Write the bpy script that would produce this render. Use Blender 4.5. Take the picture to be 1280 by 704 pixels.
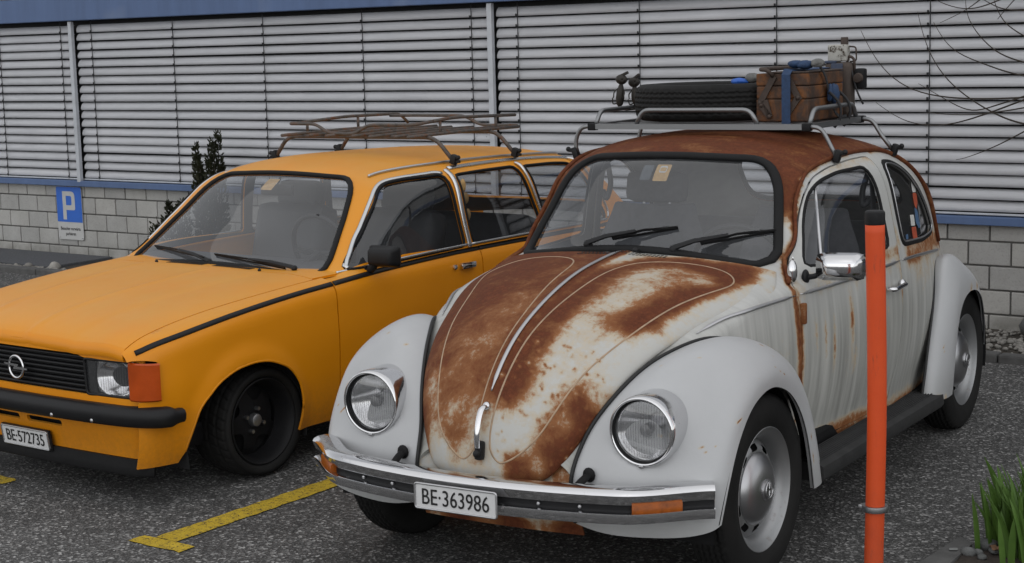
import bpy, bmesh, math, random
import numpy as np
from mathutils import Vector, Matrix, geometry as mgeo

for o in list(bpy.data.objects): bpy.data.objects.remove(o)
SC = bpy.context.scene
COL = SC.collection
rnd = random.Random(7)
rad = math.radians

# ------------------------------------------------------------------ camera
YAW, PITCH, ROLL, CAM_H, FPX = -0.6239, 0.1430, 0.0266, 1.7733, 2068.2
cd = bpy.data.cameras.new('camera'); cam = bpy.data.objects.new('camera', cd); COL.objects.link(cam)
fw = Vector((math.sin(YAW)*math.cos(PITCH), math.cos(YAW)*math.cos(PITCH), -math.sin(PITCH)))
rt = Vector((math.cos(YAW), -math.sin(YAW), 0)); dn = fw.cross(rt)
r2 = rt*math.cos(ROLL)+dn*math.sin(ROLL); d2 = dn*math.cos(ROLL)-rt*math.sin(ROLL)
M = Matrix((( r2.x, -d2.x, -fw.x), (r2.y, -d2.y, -fw.y), (r2.z, -d2.z, -fw.z))).to_4x4()
M.translation = Vector((0, 0, CAM_H)); cam.matrix_world = M
cd.sensor_fit = 'HORIZONTAL'; cd.sensor_width = 36; cd.lens = FPX/1280*36
cd.clip_start = 0.05; cd.clip_end = 3000
SC.camera = cam

# ------------------------------------------------------------------ sky, sun, exposure
W = bpy.data.worlds.new('World'); SC.world = W; W.use_nodes = True
wn, wl = W.node_tree.nodes, W.node_tree.links
wn.clear()
SUN_EL, SUN_AZ = rad(66), rad(150)          # azimuth measured clockwise from +Y
sky = wn.new('ShaderNodeTexSky'); sky.sky_type = 'NISHITA'; sky.sun_disc = False
sky.sun_elevation = SUN_EL; sky.sun_rotation = SUN_AZ; sky.dust_density = 0.2; sky.air_density = 1.0
hs = wn.new('ShaderNodeHueSaturation'); hs.inputs['Saturation'].default_value = 0.12
bg = wn.new('ShaderNodeBackground'); bg.inputs['Strength'].default_value = 0.15
wo = wn.new('ShaderNodeOutputWorld')
wl.new(sky.outputs[0], hs.inputs['Color']); wl.new(hs.outputs[0], bg.inputs['Color']); wl.new(bg.outputs[0], wo.inputs['Surface'])
sd = bpy.data.lights.new('sun', 'SUN'); sun = bpy.data.objects.new('sun', sd); COL.objects.link(sun)
sd.energy = 0.8; sd.angle = rad(130); sd.color = (1.0, 0.98, 0.95)
sv = Vector((math.sin(SUN_AZ)*math.cos(SUN_EL), math.cos(SUN_AZ)*math.cos(SUN_EL), math.sin(SUN_EL)))
sun.rotation_euler = sv.to_track_quat('Z', 'Y').to_euler(); sun.location = sv*60
vs = SC.view_settings
vs.view_transform = 'Standard'; vs.look = 'None'; vs.exposure = 0.22; vs.gamma = 1.0; vs.use_curve_mapping = False

# ------------------------------------------------------------------ object helpers
def tag(o, label=None, cat=None, group=None, kind=None):
    if label: o['label'] = label
    if cat: o['category'] = cat
    if group: o['group'] = group
    if kind: o['kind'] = kind
    return o
OFF = {}
def thing(name, label, cat, mat=None, at=(0, 0, 0), group=None):
    o = bpy.data.objects.new(name, None); COL.objects.link(o)
    o.empty_display_size = .2
    o.matrix_world = (mat or Matrix()) @ Matrix.Translation(at)
    OFF[o.name] = Vector(at)
    return tag(o, label, cat, group)
def mesh(name, V, F, mat, parent=None, smooth=True, attrs=None, kind=None, mats=None, fm=None, off=True, nrm=None):
    V = np.asarray(V, float)
    if parent is not None and off:
        p = parent
        while p.parent is not None: p = p.parent
        if p.name in OFF: V = V-np.array(OFF[p.name])
    me = bpy.data.meshes.new(name)
    me.from_pydata(V.tolist(), [], [list(map(int, f)) for f in F])
    for m in (mats or [mat]): me.materials.append(m)
    if fm is not None: me.polygons.foreach_set('material_index', np.asarray(fm, np.int32))
    me.polygons.foreach_set('use_smooth', [smooth]*len(me.polygons))
    if attrs:
        for k, a in attrs.items():
            at = me.attributes.new(k, 'FLOAT', 'POINT'); at.data.foreach_set('value', np.asarray(a, np.float32))
    me.update()
    if nrm is not None: me.normals_split_custom_set_from_vertices([tuple(map(float, v)) for v in nrm])
    o = bpy.data.objects.new(name, me); COL.objects.link(o)
    if parent is not None: o.parent = parent
    if kind: o['kind'] = kind
    return o
def inst(o, parent=None, name=None, loc=None):
    c = o.copy(); COL.objects.link(c)
    c.parent = parent if parent is not None else o.parent
    if loc is not None: c.location = loc
    return c
def solid(o, t, offset=-1, inner=None):
    m = o.modifiers.new('thickness', 'SOLIDIFY'); m.thickness = t; m.offset = offset; m.use_even_offset = False
    if inner is not None:
        o.data.materials.append(inner); m.material_offset = 1
    e = o.modifiers.new('crisp_rim', 'EDGE_SPLIT'); e.split_angle = rad(50)
    return o
def autosmooth(o, ang=35):
    me = o.data
    bm = bmesh.new(); bm.from_mesh(me)
    a = rad(ang)
    for e in bm.edges:
        if len(e.link_faces) == 2: e.smooth = e.calc_face_angle(0) < a
    bm.to_mesh(me); bm.free()
    return o

# ------------------------------------------------------------------ geometry helpers (all return verts, faces)
class MB:
    def __init__(s): s.V = []; s.F = []
    def add(s, vf):
        V, F = vf; b = len(s.V)
        s.V += [tuple(map(float, v)) for v in V]; s.F += [tuple(int(i)+b for i in f) for f in F]
        return s
    def build(s, name, mat, parent=None, smooth=True, ang=35, **k):
        o = mesh(name, s.V, s.F, mat, parent, smooth, **k)
        return autosmooth(o, ang) if smooth else o
def pch(xs, ys):
    xs = np.asarray(xs, float); ys = np.asarray(ys, float)
    if xs[0] > xs[-1]: xs = xs[::-1]; ys = ys[::-1]
    h = np.diff(xs); d = np.diff(ys)/h
    m = np.zeros(len(xs)); m[0] = d[0]; m[-1] = d[-1]
    for i in range(1, len(xs)-1):
        if d[i-1]*d[i] > 0:
            w1, w2 = 2*h[i]+h[i-1], h[i]+2*h[i-1]; m[i] = (w1+w2)/(w1/d[i-1]+w2/d[i])
    def f(x):
        x = np.asarray(x, float); i = np.clip(np.searchsorted(xs, x)-1, 0, len(h)-1)
        t = np.clip((x-xs[i])/h[i], 0, 1)
        return ((1+2*t)*(1-t)**2*ys[i]+t*(1-t)**2*h[i]*m[i]+t*t*(3-2*t)*ys[i+1]+t*t*(t-1)*h[i]*m[i+1])
    return f
def nspl(ts, P):
    # natural cubic spline through points P (n,d) at ts; vectorised
    ts = np.asarray(ts, float); P = np.asarray(P, float)
    if P.ndim == 1: P = P[:, None]
    n = len(ts); h = np.diff(ts)
    A = np.zeros((n, n)); B = np.zeros((n, P.shape[1])); A[0, 0] = A[-1, -1] = 1
    for i in range(1, n-1):
        A[i, i-1] = h[i-1]; A[i, i] = 2*(h[i-1]+h[i]); A[i, i+1] = h[i]
        B[i] = 6*((P[i+1]-P[i])/h[i]-(P[i]-P[i-1])/h[i-1])
    Mx = np.linalg.solve(A, B)
    def f(t):
        t = np.asarray(t, float); i = np.clip(np.searchsorted(ts, t)-1, 0, n-2)
        a = (ts[i+1]-t)/h[i]; b = (t-ts[i])/h[i]; hh = h[i]
        a, b, hh = a[..., None], b[..., None], hh[..., None]
        return a*P[i]+b*P[i+1]+((a**3-a)*Mx[i]+(b**3-b)*Mx[i+1])*hh**2/6
    return f
def curve(P, n=40, closed=False):
    P = np.asarray(P, float)
    if closed: P = np.vstack([P[-3:], P, P[:3]])
    d = np.r_[0, np.cumsum(np.sqrt(np.linalg.norm(np.diff(P, axis=0), axis=1))+1e-9)]
    f = nspl(d, P)
    if closed: return f(np.linspace(d[3], d[-3], n+1)[:-1])
    return f(np.linspace(0, d[-1], n))
def resample(P, n, closed=False):
    P = np.asarray(P, float)
    Q = np.vstack([P, P[:1]]) if closed else P
    d = np.r_[0, np.cumsum(np.linalg.norm(np.diff(Q, axis=0), axis=1))]
    t = np.linspace(0, d[-1], n+1)[:-1] if closed else np.linspace(0, d[-1], n)
    return np.stack([np.interp(t, d, Q[:, k]) for k in range(Q.shape[1])], 1)
def rpoly(P, r, n=6):
    # round the corners of a closed polygon (2D or 3D)
    P = np.asarray(P, float); out = []; N = len(P)
    rr = r if hasattr(r, '__len__') else [r]*N
    for i in range(N):
        a, b, c = P[i-1], P[i], P[(i+1) % N]; u = a-b; v = c-b
        lu, lv = np.linalg.norm(u), np.linalg.norm(v)
        d = min(rr[i], lu*.48, lv*.48)
        if d < 1e-5: out.append(b); continue
        p0, p2 = b+u/lu*d, b+v/lv*d
        for k in range(n+1):
            t = k/n; out.append((1-t)**2*p0+2*t*(1-t)*b+t*t*p2)
    return np.array(out)
def frames(P, closed=False, up=None):
    P = np.asarray(P, float); n = len(P)
    T = np.roll(P, -1, 0)-np.roll(P, 1, 0)
    if not closed: T[0] = P[1]-P[0]; T[-1] = P[-1]-P[-2]
    T /= np.linalg.norm(T, axis=1)[:, None]+1e-12
    N = np.zeros_like(P)
    if up is not None:
        U = np.broadcast_to(np.asarray(up, float), P.shape); N = U-(U*T).sum(1)[:, None]*T
    else:
        a = np.array([0, 0, 1.]) if abs(T[0, 2]) < .9 else np.array([1., 0, 0])
        N[0] = a-a.dot(T[0])*T[0]; N[0] /= np.linalg.norm(N[0])
        for i in range(1, n):
            v = N[i-1]-N[i-1].dot(T[i])*T[i]; N[i] = v/(np.linalg.norm(v)+1e-12)
    N /= np.linalg.norm(N, axis=1)[:, None]+1e-12
    return T, N, np.cross(T, N)
def sweep(P, prof, closed=False, up=None, cap=True, scale=None):
    # prof: 2D points (along N, along B)
    P = np.asarray(P, float); T, N, B = frames(P, closed, up)
    prof = np.asarray(prof, float); m = len(prof); n = len(P)
    s = np.ones(n) if scale is None else np.asarray(scale, float)
    V = (P[:, None]+s[:, None, None]*(prof[None, :, 0:1]*N[:, None]+prof[None, :, 1:2]*B[:, None])).reshape(-1, 3)
    F = []
    for i in range(n if closed else n-1):
        j = (i+1) % n
        for k in range(m):
            l = (k+1) % m
            F.append((i*m+k, i*m+l, j*m+l, j*m+k))
    if cap and not closed:
        F.append(tuple(range(m))[::-1]); F.append(tuple((n-1)*m+k for k in range(m)))
    return V, F
def circ(r, n=8, ry=None, ph=0):
    a = np.arange(n)/n*2*math.pi+ph
    return np.c_[r*np.cos(a), (ry or r)*np.sin(a)]
def tube(P, r, n=8, closed=False, scale=None):
    return sweep(P, circ(r, n), closed, scale=scale)
def rtube(P, r, bend=.05, n=8, k=5):
    # polyline tube with rounded bends
    P = [np.array(p, float) for p in P]; out = [P[0]]
    for i in range(1, len(P)-1):
        a, b, c = P[i-1], P[i], P[i+1]; u, v = a-b, c-b; lu, lv = np.linalg.norm(u), np.linalg.norm(v)
        d = min(bend, lu*.48, lv*.48)
        p0, p2 = b+u/lu*d, b+v/lv*d
        out += [(1-t)**2*p0+2*t*(1-t)*b+t*t*p2 for t in np.linspace(0, 1, k)]
    out.append(P[-1])
    return tube(np.array(out), r, n)
def lathe(prof, n=32, axis='y', c=(0, 0, 0), closed=False):
    # prof: (radius, axial)
    prof = np.asarray(prof, float); a = np.arange(n)/n*2*math.pi; m = len(prof)
    V = []
    for t in a:
        for r, h in prof:
            p = {'y': (r*math.cos(t), h, r*math.sin(t)), 'z': (r*math.cos(t), r*math.sin(t), h), 'x': (h, r*math.cos(t), r*math.sin(t))}[axis]
            V.append((p[0]+c[0], p[1]+c[1], p[2]+c[2]))
    F = []
    for i in range(n):
        j = (i+1) % n
        for k in range(m if closed else m-1):
            l = (k+1) % m
            f = (i*m+k, j*m+k, j*m+l, i*m+l)
            F.append(f if axis != 'y' else f[::-1])
    return np.array(V), F
def box(c, s, bev=0.0, R=None):
    bm = bmesh.new(); bmesh.ops.create_cube(bm, size=1)
    bmesh.ops.scale(bm, vec=s, verts=bm.verts)
    if bev > 0: bmesh.ops.bevel(bm, geom=list(bm.edges), offset=min(bev, min(s)*.45), segments=2, profile=.6, affect='EDGES')
    V = np.array([v.co[:] for v in bm.verts]); F = [[v.index for v in f.verts] for f in bm.faces]; bm.free()
    if R is not None: V = V@np.array(R).T
    return V+np.array(c), F
def rotm(ax, a):
    return np.array(Matrix.Rotation(a, 3, ax))
def xf(vf, R=None, t=(0, 0, 0), s=1.0):
    V, F = vf; V = np.asarray(V, float)*np.asarray(s)
    if R is not None: V = V@np.asarray(R).T
    return V+np.asarray(t, float), F
def ball(c, r, u=12, v=8):
    r = np.broadcast_to(np.asarray(r, float), (3,))
    V = [(0, 0, 1)]
    for i in range(1, v):
        p = math.pi*i/v
        for j in range(u):
            t = 2*math.pi*j/u; V.append((math.sin(p)*math.cos(t), math.sin(p)*math.sin(t), math.cos(p)))
    V.append((0, 0, -1)); F = []
    for j in range(u): F.append((0, 1+j, 1+(j+1) % u))
    for i in range(v-2):
        for j in range(u):
            a, b = 1+i*u+j, 1+i*u+(j+1) % u; F.append((a, a+u, b+u, b))
    e = len(V)-1
    for j in range(u): F.append((e, 1+(v-2)*u+(j+1) % u, 1+(v-2)*u+j))
    return np.array(V)*r+np.array(c, float), F
def grid(fn, U, Vv, flip=False):
    U = np.asarray(U, float); Vv = np.asarray(Vv, float)
    uu, vv = np.meshgrid(U, Vv, indexing='ij'); P = fn(uu, vv).reshape(-1, 3); m = len(Vv)
    F = []
    for i in range(len(U)-1):
        for j in range(m-1):
            f = (i*m+j, (i+1)*m+j, (i+1)*m+j+1, i*m+j+1); F.append(f[::-1] if flip else f)
    return P, F
def inpoly(P, poly):
    x, y = P[:, 0], P[:, 1]; ins = np.zeros(len(P), bool); n = len(poly)
    for i in range(n):
        x1, y1 = poly[i]; x2, y2 = poly[(i+1) % n]
        c = ((y1 > y) != (y2 > y))
        if c.any(): ins ^= c & (x < (x2-x1)*(y-y1)/((y2-y1)+1e-15)+x1)
    return ins
def pdist(P, poly, closed=True):
    d = np.full(len(P), 1e9); n = len(poly)
    for i in range(n if closed else n-1):
        a = np.asarray(poly[i]); b = np.asarray(poly[(i+1) % n]); ab = b-a; L = ab.dot(ab)+1e-15
        t = np.clip(((P-a)@ab)/L, 0, 1); q = a+t[:, None]*ab
        d = np.minimum(d, np.linalg.norm(P-q, axis=1))
    return d
def densify(poly, h):
    out = []; n = len(poly)
    for i in range(n):
        a, b = np.asarray(poly[i], float), np.asarray(poly[(i+1) % n], float); k = max(1, int(np.ceil(np.linalg.norm(b-a)/h)))
        out += [a+(b-a)*j/k for j in range(k)]
    return np.array(out)
def patch(fn, outer, holes=(), h=.02, out_ref=None, jitter=0):
    """fn maps (n,2)->(n,3). triangulates a planar region with holes and lifts it on the surface"""
    outer = densify(outer, h); holes = [densify(q, h) for q in holes]
    lo, hi = outer.min(0), outer.max(0)
    gx = np.arange(lo[0]+h/2, hi[0], h); gy = np.arange(lo[1]+h/2, hi[1], h*.87)
    G = np.array([(x+(h/2 if j % 2 else 0), y) for j, y in enumerate(gy) for x in gx]) if len(gx) and len(gy) else np.zeros((0, 2))
    if len(G):
        k = inpoly(G, outer) & (pdist(G, outer) > h*.45)
        for q in holes: k &= ~inpoly(G, q) & (pdist(G, q) > h*.45)
        G = G[k]
    pts = np.vstack([outer]+holes+[G]); E = []; b = 0
    for q in [outer]+holes:
        n = len(q); E += [(b+i, b+(i+1) % n) for i in range(n)]; b += n
    r = mgeo.delaunay_2d_cdt([Vector(p) for p in pts], E, [], 0, 1e-7)
    V2 = np.array([v[:] for v in r[0]]); F = np.array([f for f in r[2]], int)
    cen = V2[F].mean(1); k = inpoly(cen, outer)
    for q in holes: k &= ~inpoly(cen, q)
    F = F[k]
    a, b_, c_ = V2[F[:, 0]], V2[F[:, 1]], V2[F[:, 2]]
    ar = (b_[:, 0]-a[:, 0])*(c_[:, 1]-a[:, 1])-(b_[:, 1]-a[:, 1])*(c_[:, 0]-a[:, 0])
    F = np.where((ar < 0)[:, None], F[:, ::-1], F); F = F[np.abs(ar) > 1e-10]
    V = fn(V2)
    if out_ref is not None:
        A, B, C = V[F[:, 0]], V[F[:, 1]], V[F[:, 2]]; N = np.cross(B-A, C-A)
        if (N*((A+B+C)/3-np.asarray(out_ref))).sum() < 0: F = F[:, ::-1]
    return V, F.tolist(), V2
def normals_of(V, F):
    V = np.asarray(V); N = np.zeros_like(V)
    for f in F:
        n = np.cross(V[f[1]]-V[f[0]], V[f[2]]-V[f[0]])
        for i in f: N[i] += n
    return N/(np.linalg.norm(N, axis=1)[:, None]+1e-12)
def text_mesh(txt, size, ext=.0008, sx=1.0):
    cu = bpy.data.curves.new('lettering', 'FONT'); cu.body = txt; cu.size = size; cu.extrude = ext; cu.align_x = 'CENTER'; cu.align_y = 'CENTER'
    cu.resolution_u = 4
    o = bpy.data.objects.new('lettering', cu); COL.objects.link(o)
    dg = bpy.context.evaluated_depsgraph_get(); me = bpy.data.meshes.new_from_object(o.evaluated_get(dg))
    V = np.array([v.co[:] for v in me.vertices]); F = [list(p.vertices) for p in me.polygons]
    bpy.data.objects.remove(o); bpy.data.curves.remove(cu); bpy.data.meshes.remove(me)
    V[:, 0] *= sx
    c = (V.max(0)+V.min(0))/2; V[:, :2] -= c[:2]
    return V, F          # in XY plane facing +Z
def smooth01(x): x = np.clip(x, 0, 1); return x*x*(3-2*x)

# ------------------------------------------------------------------ materials
class NT:
    def __init__(s, name):
        s.m = bpy.data.materials.new(name); s.m.use_nodes = True; s.t = s.m.node_tree; s.t.nodes.clear()
        s.out = s.t.nodes.new('ShaderNodeOutputMaterial')
    def n(s, typ, **k):
        nd = s.t.nodes.new('ShaderNode'+typ)
        for a, b in k.items(): setattr(nd, a, b)
        return nd
    def l(s, a, b): s.t.links.new(a, b)
    def val(s, sock, v):
        if hasattr(v, 'is_output'): s.l(v, sock)
        elif isinstance(v, (tuple, list)): sock.default_value = (*v, 1) if len(v) == 3 and sock.type == 'RGBA' else v
        else: sock.default_value = v
    def coord(s, kind='Object', scale=None):
        c = s.n('TexCoord').outputs[kind]
        if scale is None: return c
        m = s.n('Mapping'); m.inputs['Scale'].default_value = scale; s.l(c, m.inputs['Vector']); return m.outputs[0]
    def noise(s, scale, detail=4, rough=.55, co=None, dist=0, out='Fac'):
        t = s.n('TexNoise'); t.inputs['Scale'].default_value = scale; t.inputs['Detail'].default_value = detail
        t.inputs['Roughness'].default_value = rough; t.inputs['Distortion'].default_value = dist
        if co is not None: s.l(co, t.inputs['Vector'])
        return t.outputs[out]
    def vor(s, scale, co=None, feature='F1', out='Distance', rnd_=1.0):
        t = s.n('TexVoronoi', feature=feature); t.inputs['Scale'].default_value = scale; t.inputs['Randomness'].default_value = rnd_
        if co is not None: s.l(co, t.inputs['Vector'])
        return t.outputs[out]
    def math(s, op, a, b=None, c=None, clamp=False):
        m = s.n('Math', operation=op, use_clamp=clamp)
        for i, v in enumerate((a, b, c)):
            if v is not None: s.val(m.inputs[i], v)
        return m.outputs[0]
    def ramp(s, fac, stops, interp='LINEAR'):
        r = s.n('ValToRGB'); r.color_ramp.interpolation = interp
        e = r.color_ramp.elements
        while len(e) < len(stops): e.new(.5)
        for k, (p, c) in enumerate(stops):
            e[k].position = p; e[k].color = (*c, 1) if not np.isscalar(c) else (c, c, c, 1)
        s.l(fac, r.inputs[0]); return r.outputs[0]
    def mix(s, fac, a, b, blend='MIX'):
        m = s.n('Mix', data_type='RGBA', blend_type=blend)
        s.val(m.inputs[0], fac); s.val(m.inputs[6], a); s.val(m.inputs[7], b); return m.outputs[2]
    def bump(s, h, strength=.3, dist=.01):
        b = s.n('Bump'); b.inputs['Strength'].default_value = strength; b.inputs['Distance'].default_value = dist; s.l(h, b.inputs['Height']); return b.outputs[0]
    def attr(s, name):
        return s.n('Attribute', attribute_name=name).outputs['Fac']
    def pbr(s, col, rough=.5, metal=0, bump=None, spec=.5, coat=0, coat_r=.1):
        p = s.n('BsdfPrincipled')
        s.val(p.inputs['Base Color'], col); s.val(p.inputs['Roughness'], rough); s.val(p.inputs['Metallic'], metal)
        p.inputs['Specular IOR Level'].default_value = spec
        p.inputs['Coat Weight'].default_value = coat; p.inputs['Coat Roughness'].default_value = coat_r
        if bump is not None: s.l(bump, p.inputs['Normal'])
        s.l(p.outputs[0], s.out.inputs['Surface']); s.p = p
        return s.m
def simple(name, col, rough=.5, metal=0, var=.12, scale=30, bmp=0, spec=.5, coat=0):
    t = NT(name); co = t.coord()
    n = t.noise(scale, 5, .6, co)
    c = t.ramp(n, [(.25, tuple(x*(1-var) for x in col)), (.75, tuple(min(1, x*(1+var)) for x in col))])
    r = t.math('MULTIPLY_ADD', n, .15, rough-.075)
    b = t.bump(t.noise(scale*4, 3, .6, co), bmp, .004) if bmp else None
    return t.pbr(c, r, metal, b, spec, coat)
# ================================================================== shared materials
def mat_asphalt():
    t = NT('asphalt'); co = t.coord()
    big = t.noise(.35, 4, .6, co); mid = t.noise(6, 4, .6, co)
    g = t.vor(98, co, out='Color'); gs = t.n('SeparateColor'); t.l(g, gs.inputs[0])
    g2 = t.vor(240, co, out='Color'); gs2 = t.n('SeparateColor'); t.l(g2, gs2.inputs[0])
    d = t.vor(98, co)
    inside = t.math('LESS_THAN', d, 0.0042*98*.62)
    val = t.ramp(gs.outputs[0], [(0, .028), (.45, .060), (.7, .105), (.84, .21), (.94, .42), (1, .70)])
    val2 = t.ramp(gs2.outputs[0], [(0, .030), (.6, .060), (.85, .12), (1, .36)])
    base = t.mix(.5, val2, val)
    base = t.mix(t.math('MULTIPLY', inside, .62), base, val)
    shade = t.ramp(big, [(.3, .80), (.7, 1.12)]); base = t.mix(1, base, shade, 'MULTIPLY')
    shade2 = t.ramp(mid, [(.3, .82), (.7, 1.15)]); base = t.mix(1, base, shade2, 'MULTIPLY')
    # darker oily drips
    oil = t.noise(1.1, 3, .5, co); o2 = t.ramp(oil, [(.62, 1.0), (.72, .72)]); base = t.mix(1, base, o2, 'MULTIPLY')
    st = t.ramp(t.noise(2.3, 5, .7, co, 1.2), [(.60, 1.0), (.66, .78), (.70, .74)]); base = t.mix(1, base, st, 'MULTIPLY')
    mpx = t.n('Mapping'); mpx.inputs['Scale'].default_value = (3.2, .16, 1); t.l(co, mpx.inputs['Vector']); tr_ = t.ramp(t.noise(1.0, 3, .5, mpx.outputs[0]), [(.40, .90), (.60, 1.08)]); base = t.mix(1, base, tr_, 'MULTIPLY')
    base = t.mix(1, base, (1.0, .985, .96), 'MULTIPLY')
    hgt = t.math('ADD', t.math('MULTIPLY', d, 1.0), t.math('MULTIPLY', gs2.outputs[1], .25))
    return t.pbr(base, .78, 0, t.bump(hgt, .55, .006), .35)
def mat_block():
    t = NT('sand_lime_block'); co = t.coord('Object'); oi = t.n('ObjectInfo').outputs['Random']
    add = t.n('VectorMath', operation='ADD'); t.l(co, add.inputs[0]); t.l(t.n('ObjectInfo').outputs['Location'], add.inputs[1]); p = add.outputs[0]
    n = t.noise(3.2, 5, .65, p); n2 = t.noise(90, 3, .6, p)
    c = t.ramp(n, [(.3, (.33, .325, .31)), (.7, (.42, .415, .40))])
    tint = t.ramp(oi, [(0, (.90, .90, .90)), (.5, (1.0, .995, .98)), (1, (1.06, 1.05, 1.03))]); c = t.mix(1, c, tint, 'MULTIPLY')
    sp = t.ramp(n2, [(.25, .80), (.45, 1.0), (.7, 1.04)]); c = t.mix(1, c, sp, 'MULTIPLY')
    pit = t.ramp(t.vor(24, p), [(.02, .45), (.07, 1.0)]); pn = t.ramp(t.noise(7, 2, .5, p), [(.55, 0.0), (.65, 1.0)])
    c = t.mix(pn, c, t.mix(1, c, pit, 'MULTIPLY'))
    zs_ = t.n('SeparateXYZ'); t.l(p, zs_.inputs[0]); lo = t.math('MULTIPLY', t.ramp(zs_.outputs[2], [(.0, .75), (.16, 0.0)]), t.ramp(t.noise(5, 4, .6, p), [(.35, 0.0), (.65, 1.0)])); c = t.mix(lo, c, (.14, .135, .115))
    return t.pbr(c, .88, 0, t.bump(n2, .35, .004), .25)
def mat_slat():
    t = NT('aluminium_slat'); co = t.coord('Object'); oi = t.n('ObjectInfo').outputs['Random']
    p = t.n('VectorMath', operation='ADD'); t.l(co, p.inputs[0]); t.l(t.n('ObjectInfo').outputs['Location'], p.inputs[1]); p = p.outputs[0]
    n = t.noise(2.0, 5, .6, p)
    mp = t.n('Mapping'); mp.inputs['Scale'].default_value = (1.6, 1, 22); t.l(p, mp.inputs['Vector'])
    st = t.noise(2.2, 5, .65, mp.outputs[0])
    c = t.ramp(n, [(.3, (.44, .445, .465)), (.7, (.49, .495, .515))])
    c = t.mix(1, c, t.ramp(st, [(.3, .86), (.6, 1.0), (.8, 1.03)]), 'MULTIPLY')
    c = t.mix(1, c, t.ramp(oi, [(0, .93), (1, 1.05)]), 'MULTIPLY')
    sp = t.ramp(t.vor(5.5, p), [(.012, .35), (.04, 1.0)]); gate = t.ramp(t.noise(1.3, 2, .5, p), [(.5, 0.0), (.6, 1.0)])
    c = t.mix(gate, c, t.mix(1, c, sp, 'MULTIPLY'))
    return t.pbr(c, t.math('MULTIPLY_ADD', n, .2, .36), 0, None, .45)
M = {}
M['asphalt'] = mat_asphalt(); M['block'] = mat_block(); M['slat'] = mat_slat()
M['mortar'] = simple('mortar', (.115, .112, .105), .95, 0, .25, 20, .4)
M['concrete'] = simple('dark_concrete', (.085, .084, .082), .92, 0, .35, 9, .5)
M['slab'] = simple('washed_concrete', (.075, .078, .085), .9, 0, .35, 60, .6)
M['alu_rail'] = simple('guide_rail_metal', (.48, .50, .53), .45, .2, .12, 12)
M['black_gap'] = simple('dark_window_recess', (.012, .012, .013), .7)
M['rubber'] = simple('black_rubber', (.010, .010, .0105), .65, 0, .25, 40, .1, .18)
M['seal'] = simple('weathered_rubber_seal', (.009, .009, .0095), .66, 0, .3, 18, .1, .22)
M['black_plastic'] = simple('black_plastic', (.009, .009, .010), .48, 0, .2, 30, 0, .28)
M['cord'] = simple('dark_cord', (.02, .02, .022), .8)
def mat_blue(name, col):
    t = NT(name); co = t.coord()
    mp = t.n('Mapping'); mp.inputs['Scale'].default_value = (5, 5, .5); t.l(co, mp.inputs['Vector'])
    st = t.noise(1.6, 5, .6, mp.outputs[0]); n = t.noise(2, 3, .5, co)
    c = t.ramp(st, [(.3, tuple(x*.88 for x in col)), (.7, tuple(x*1.12 for x in col))])
    c = t.mix(t.ramp(n, [(.6, 0.0), (.8, .3)]), c, (.25, .28, .33))
    return t.pbr(c, .5, 0, None, .4)
M['blue'] = mat_blue('blue_painted_steel', (.085, .135, .26))
def mat_tyre():
    t = NT('tyre_rubber'); co = t.coord(); n = t.noise(14, 4, .6, co); n2 = t.noise(3, 4, .6, co)
    c = t.ramp(n2, [(.3, (.009, .009, .009)), (.7, (.020, .0195, .019))])
    return t.pbr(c, t.math('MULTIPLY_ADD', n, .2, .6), 0, t.bump(n, .1, .003), .15)
M['tyre'] = mat_tyre()
def mat_chrome(name, col=(.55, .55, .56), rough=.12, spots=.5):
    t = NT(name); co = t.coord(); n = t.noise(35, 6, .7, co); n2 = t.noise(6, 4, .6, co)
    m = t.ramp(t.math('ADD', t.math('MULTIPLY', n, .6), t.math('MULTIPLY', n2, .4)), [(.60, 0.0), (.70, spots)])
    c = t.mix(m, col, (.16, .09, .05)); r = t.math('MULTIPLY_ADD', m, .5, rough)
    r = t.math('MULTIPLY_ADD', n2, .12, r)
    mt = t.math('SUBTRACT', 1.0, t.math('MULTIPLY', m, .7))
    return t.pbr(c, r, mt, t.bump(n2, .08, .01), .5)
M['chrome'] = mat_chrome('aged_chrome', (.68, .68, .69), .05, .4)
M['trim'] = mat_chrome('dull_aluminium_trim', (.50, .50, .51), .30, .2)
M['rim_steel'] = mat_chrome('silver_painted_steel', (.36, .365, .37), .45, .35)
M['hubcap'] = mat_chrome('scuffed_hubcap_chrome', (.40, .40, .41), .28, .6)
M['rack_steel'] = mat_chrome('galvanised_rack_tube', (.26, .265, .27), .40, .5)
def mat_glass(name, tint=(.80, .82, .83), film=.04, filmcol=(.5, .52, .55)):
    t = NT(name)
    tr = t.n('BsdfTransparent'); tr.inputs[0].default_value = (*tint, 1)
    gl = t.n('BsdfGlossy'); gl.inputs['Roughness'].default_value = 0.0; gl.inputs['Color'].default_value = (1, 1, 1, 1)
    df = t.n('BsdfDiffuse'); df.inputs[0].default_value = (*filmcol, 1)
    co = t.coord(); haze = t.math('MULTIPLY_ADD', t.noise(4, 5, .65, co), film*1.2, film*.4)  # pale diffuse film stands in for hazy sky reflection on the panes
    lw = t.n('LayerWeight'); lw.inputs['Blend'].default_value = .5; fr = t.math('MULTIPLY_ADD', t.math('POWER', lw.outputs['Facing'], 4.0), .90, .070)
    m0 = t.n('MixShader'); t.l(haze, m0.inputs[0]); t.l(tr.outputs[0], m0.inputs[1]); t.l(df.outputs[0], m0.inputs[2])
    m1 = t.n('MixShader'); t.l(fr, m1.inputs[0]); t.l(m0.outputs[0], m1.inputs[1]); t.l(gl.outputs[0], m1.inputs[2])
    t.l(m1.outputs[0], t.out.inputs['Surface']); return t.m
M['glass'] = mat_glass('hazy_window_glass', (.84, .86, .88), .055)
M['side_glass'] = mat_glass('side_window_glass', (.80, .81, .82), .02)
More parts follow.
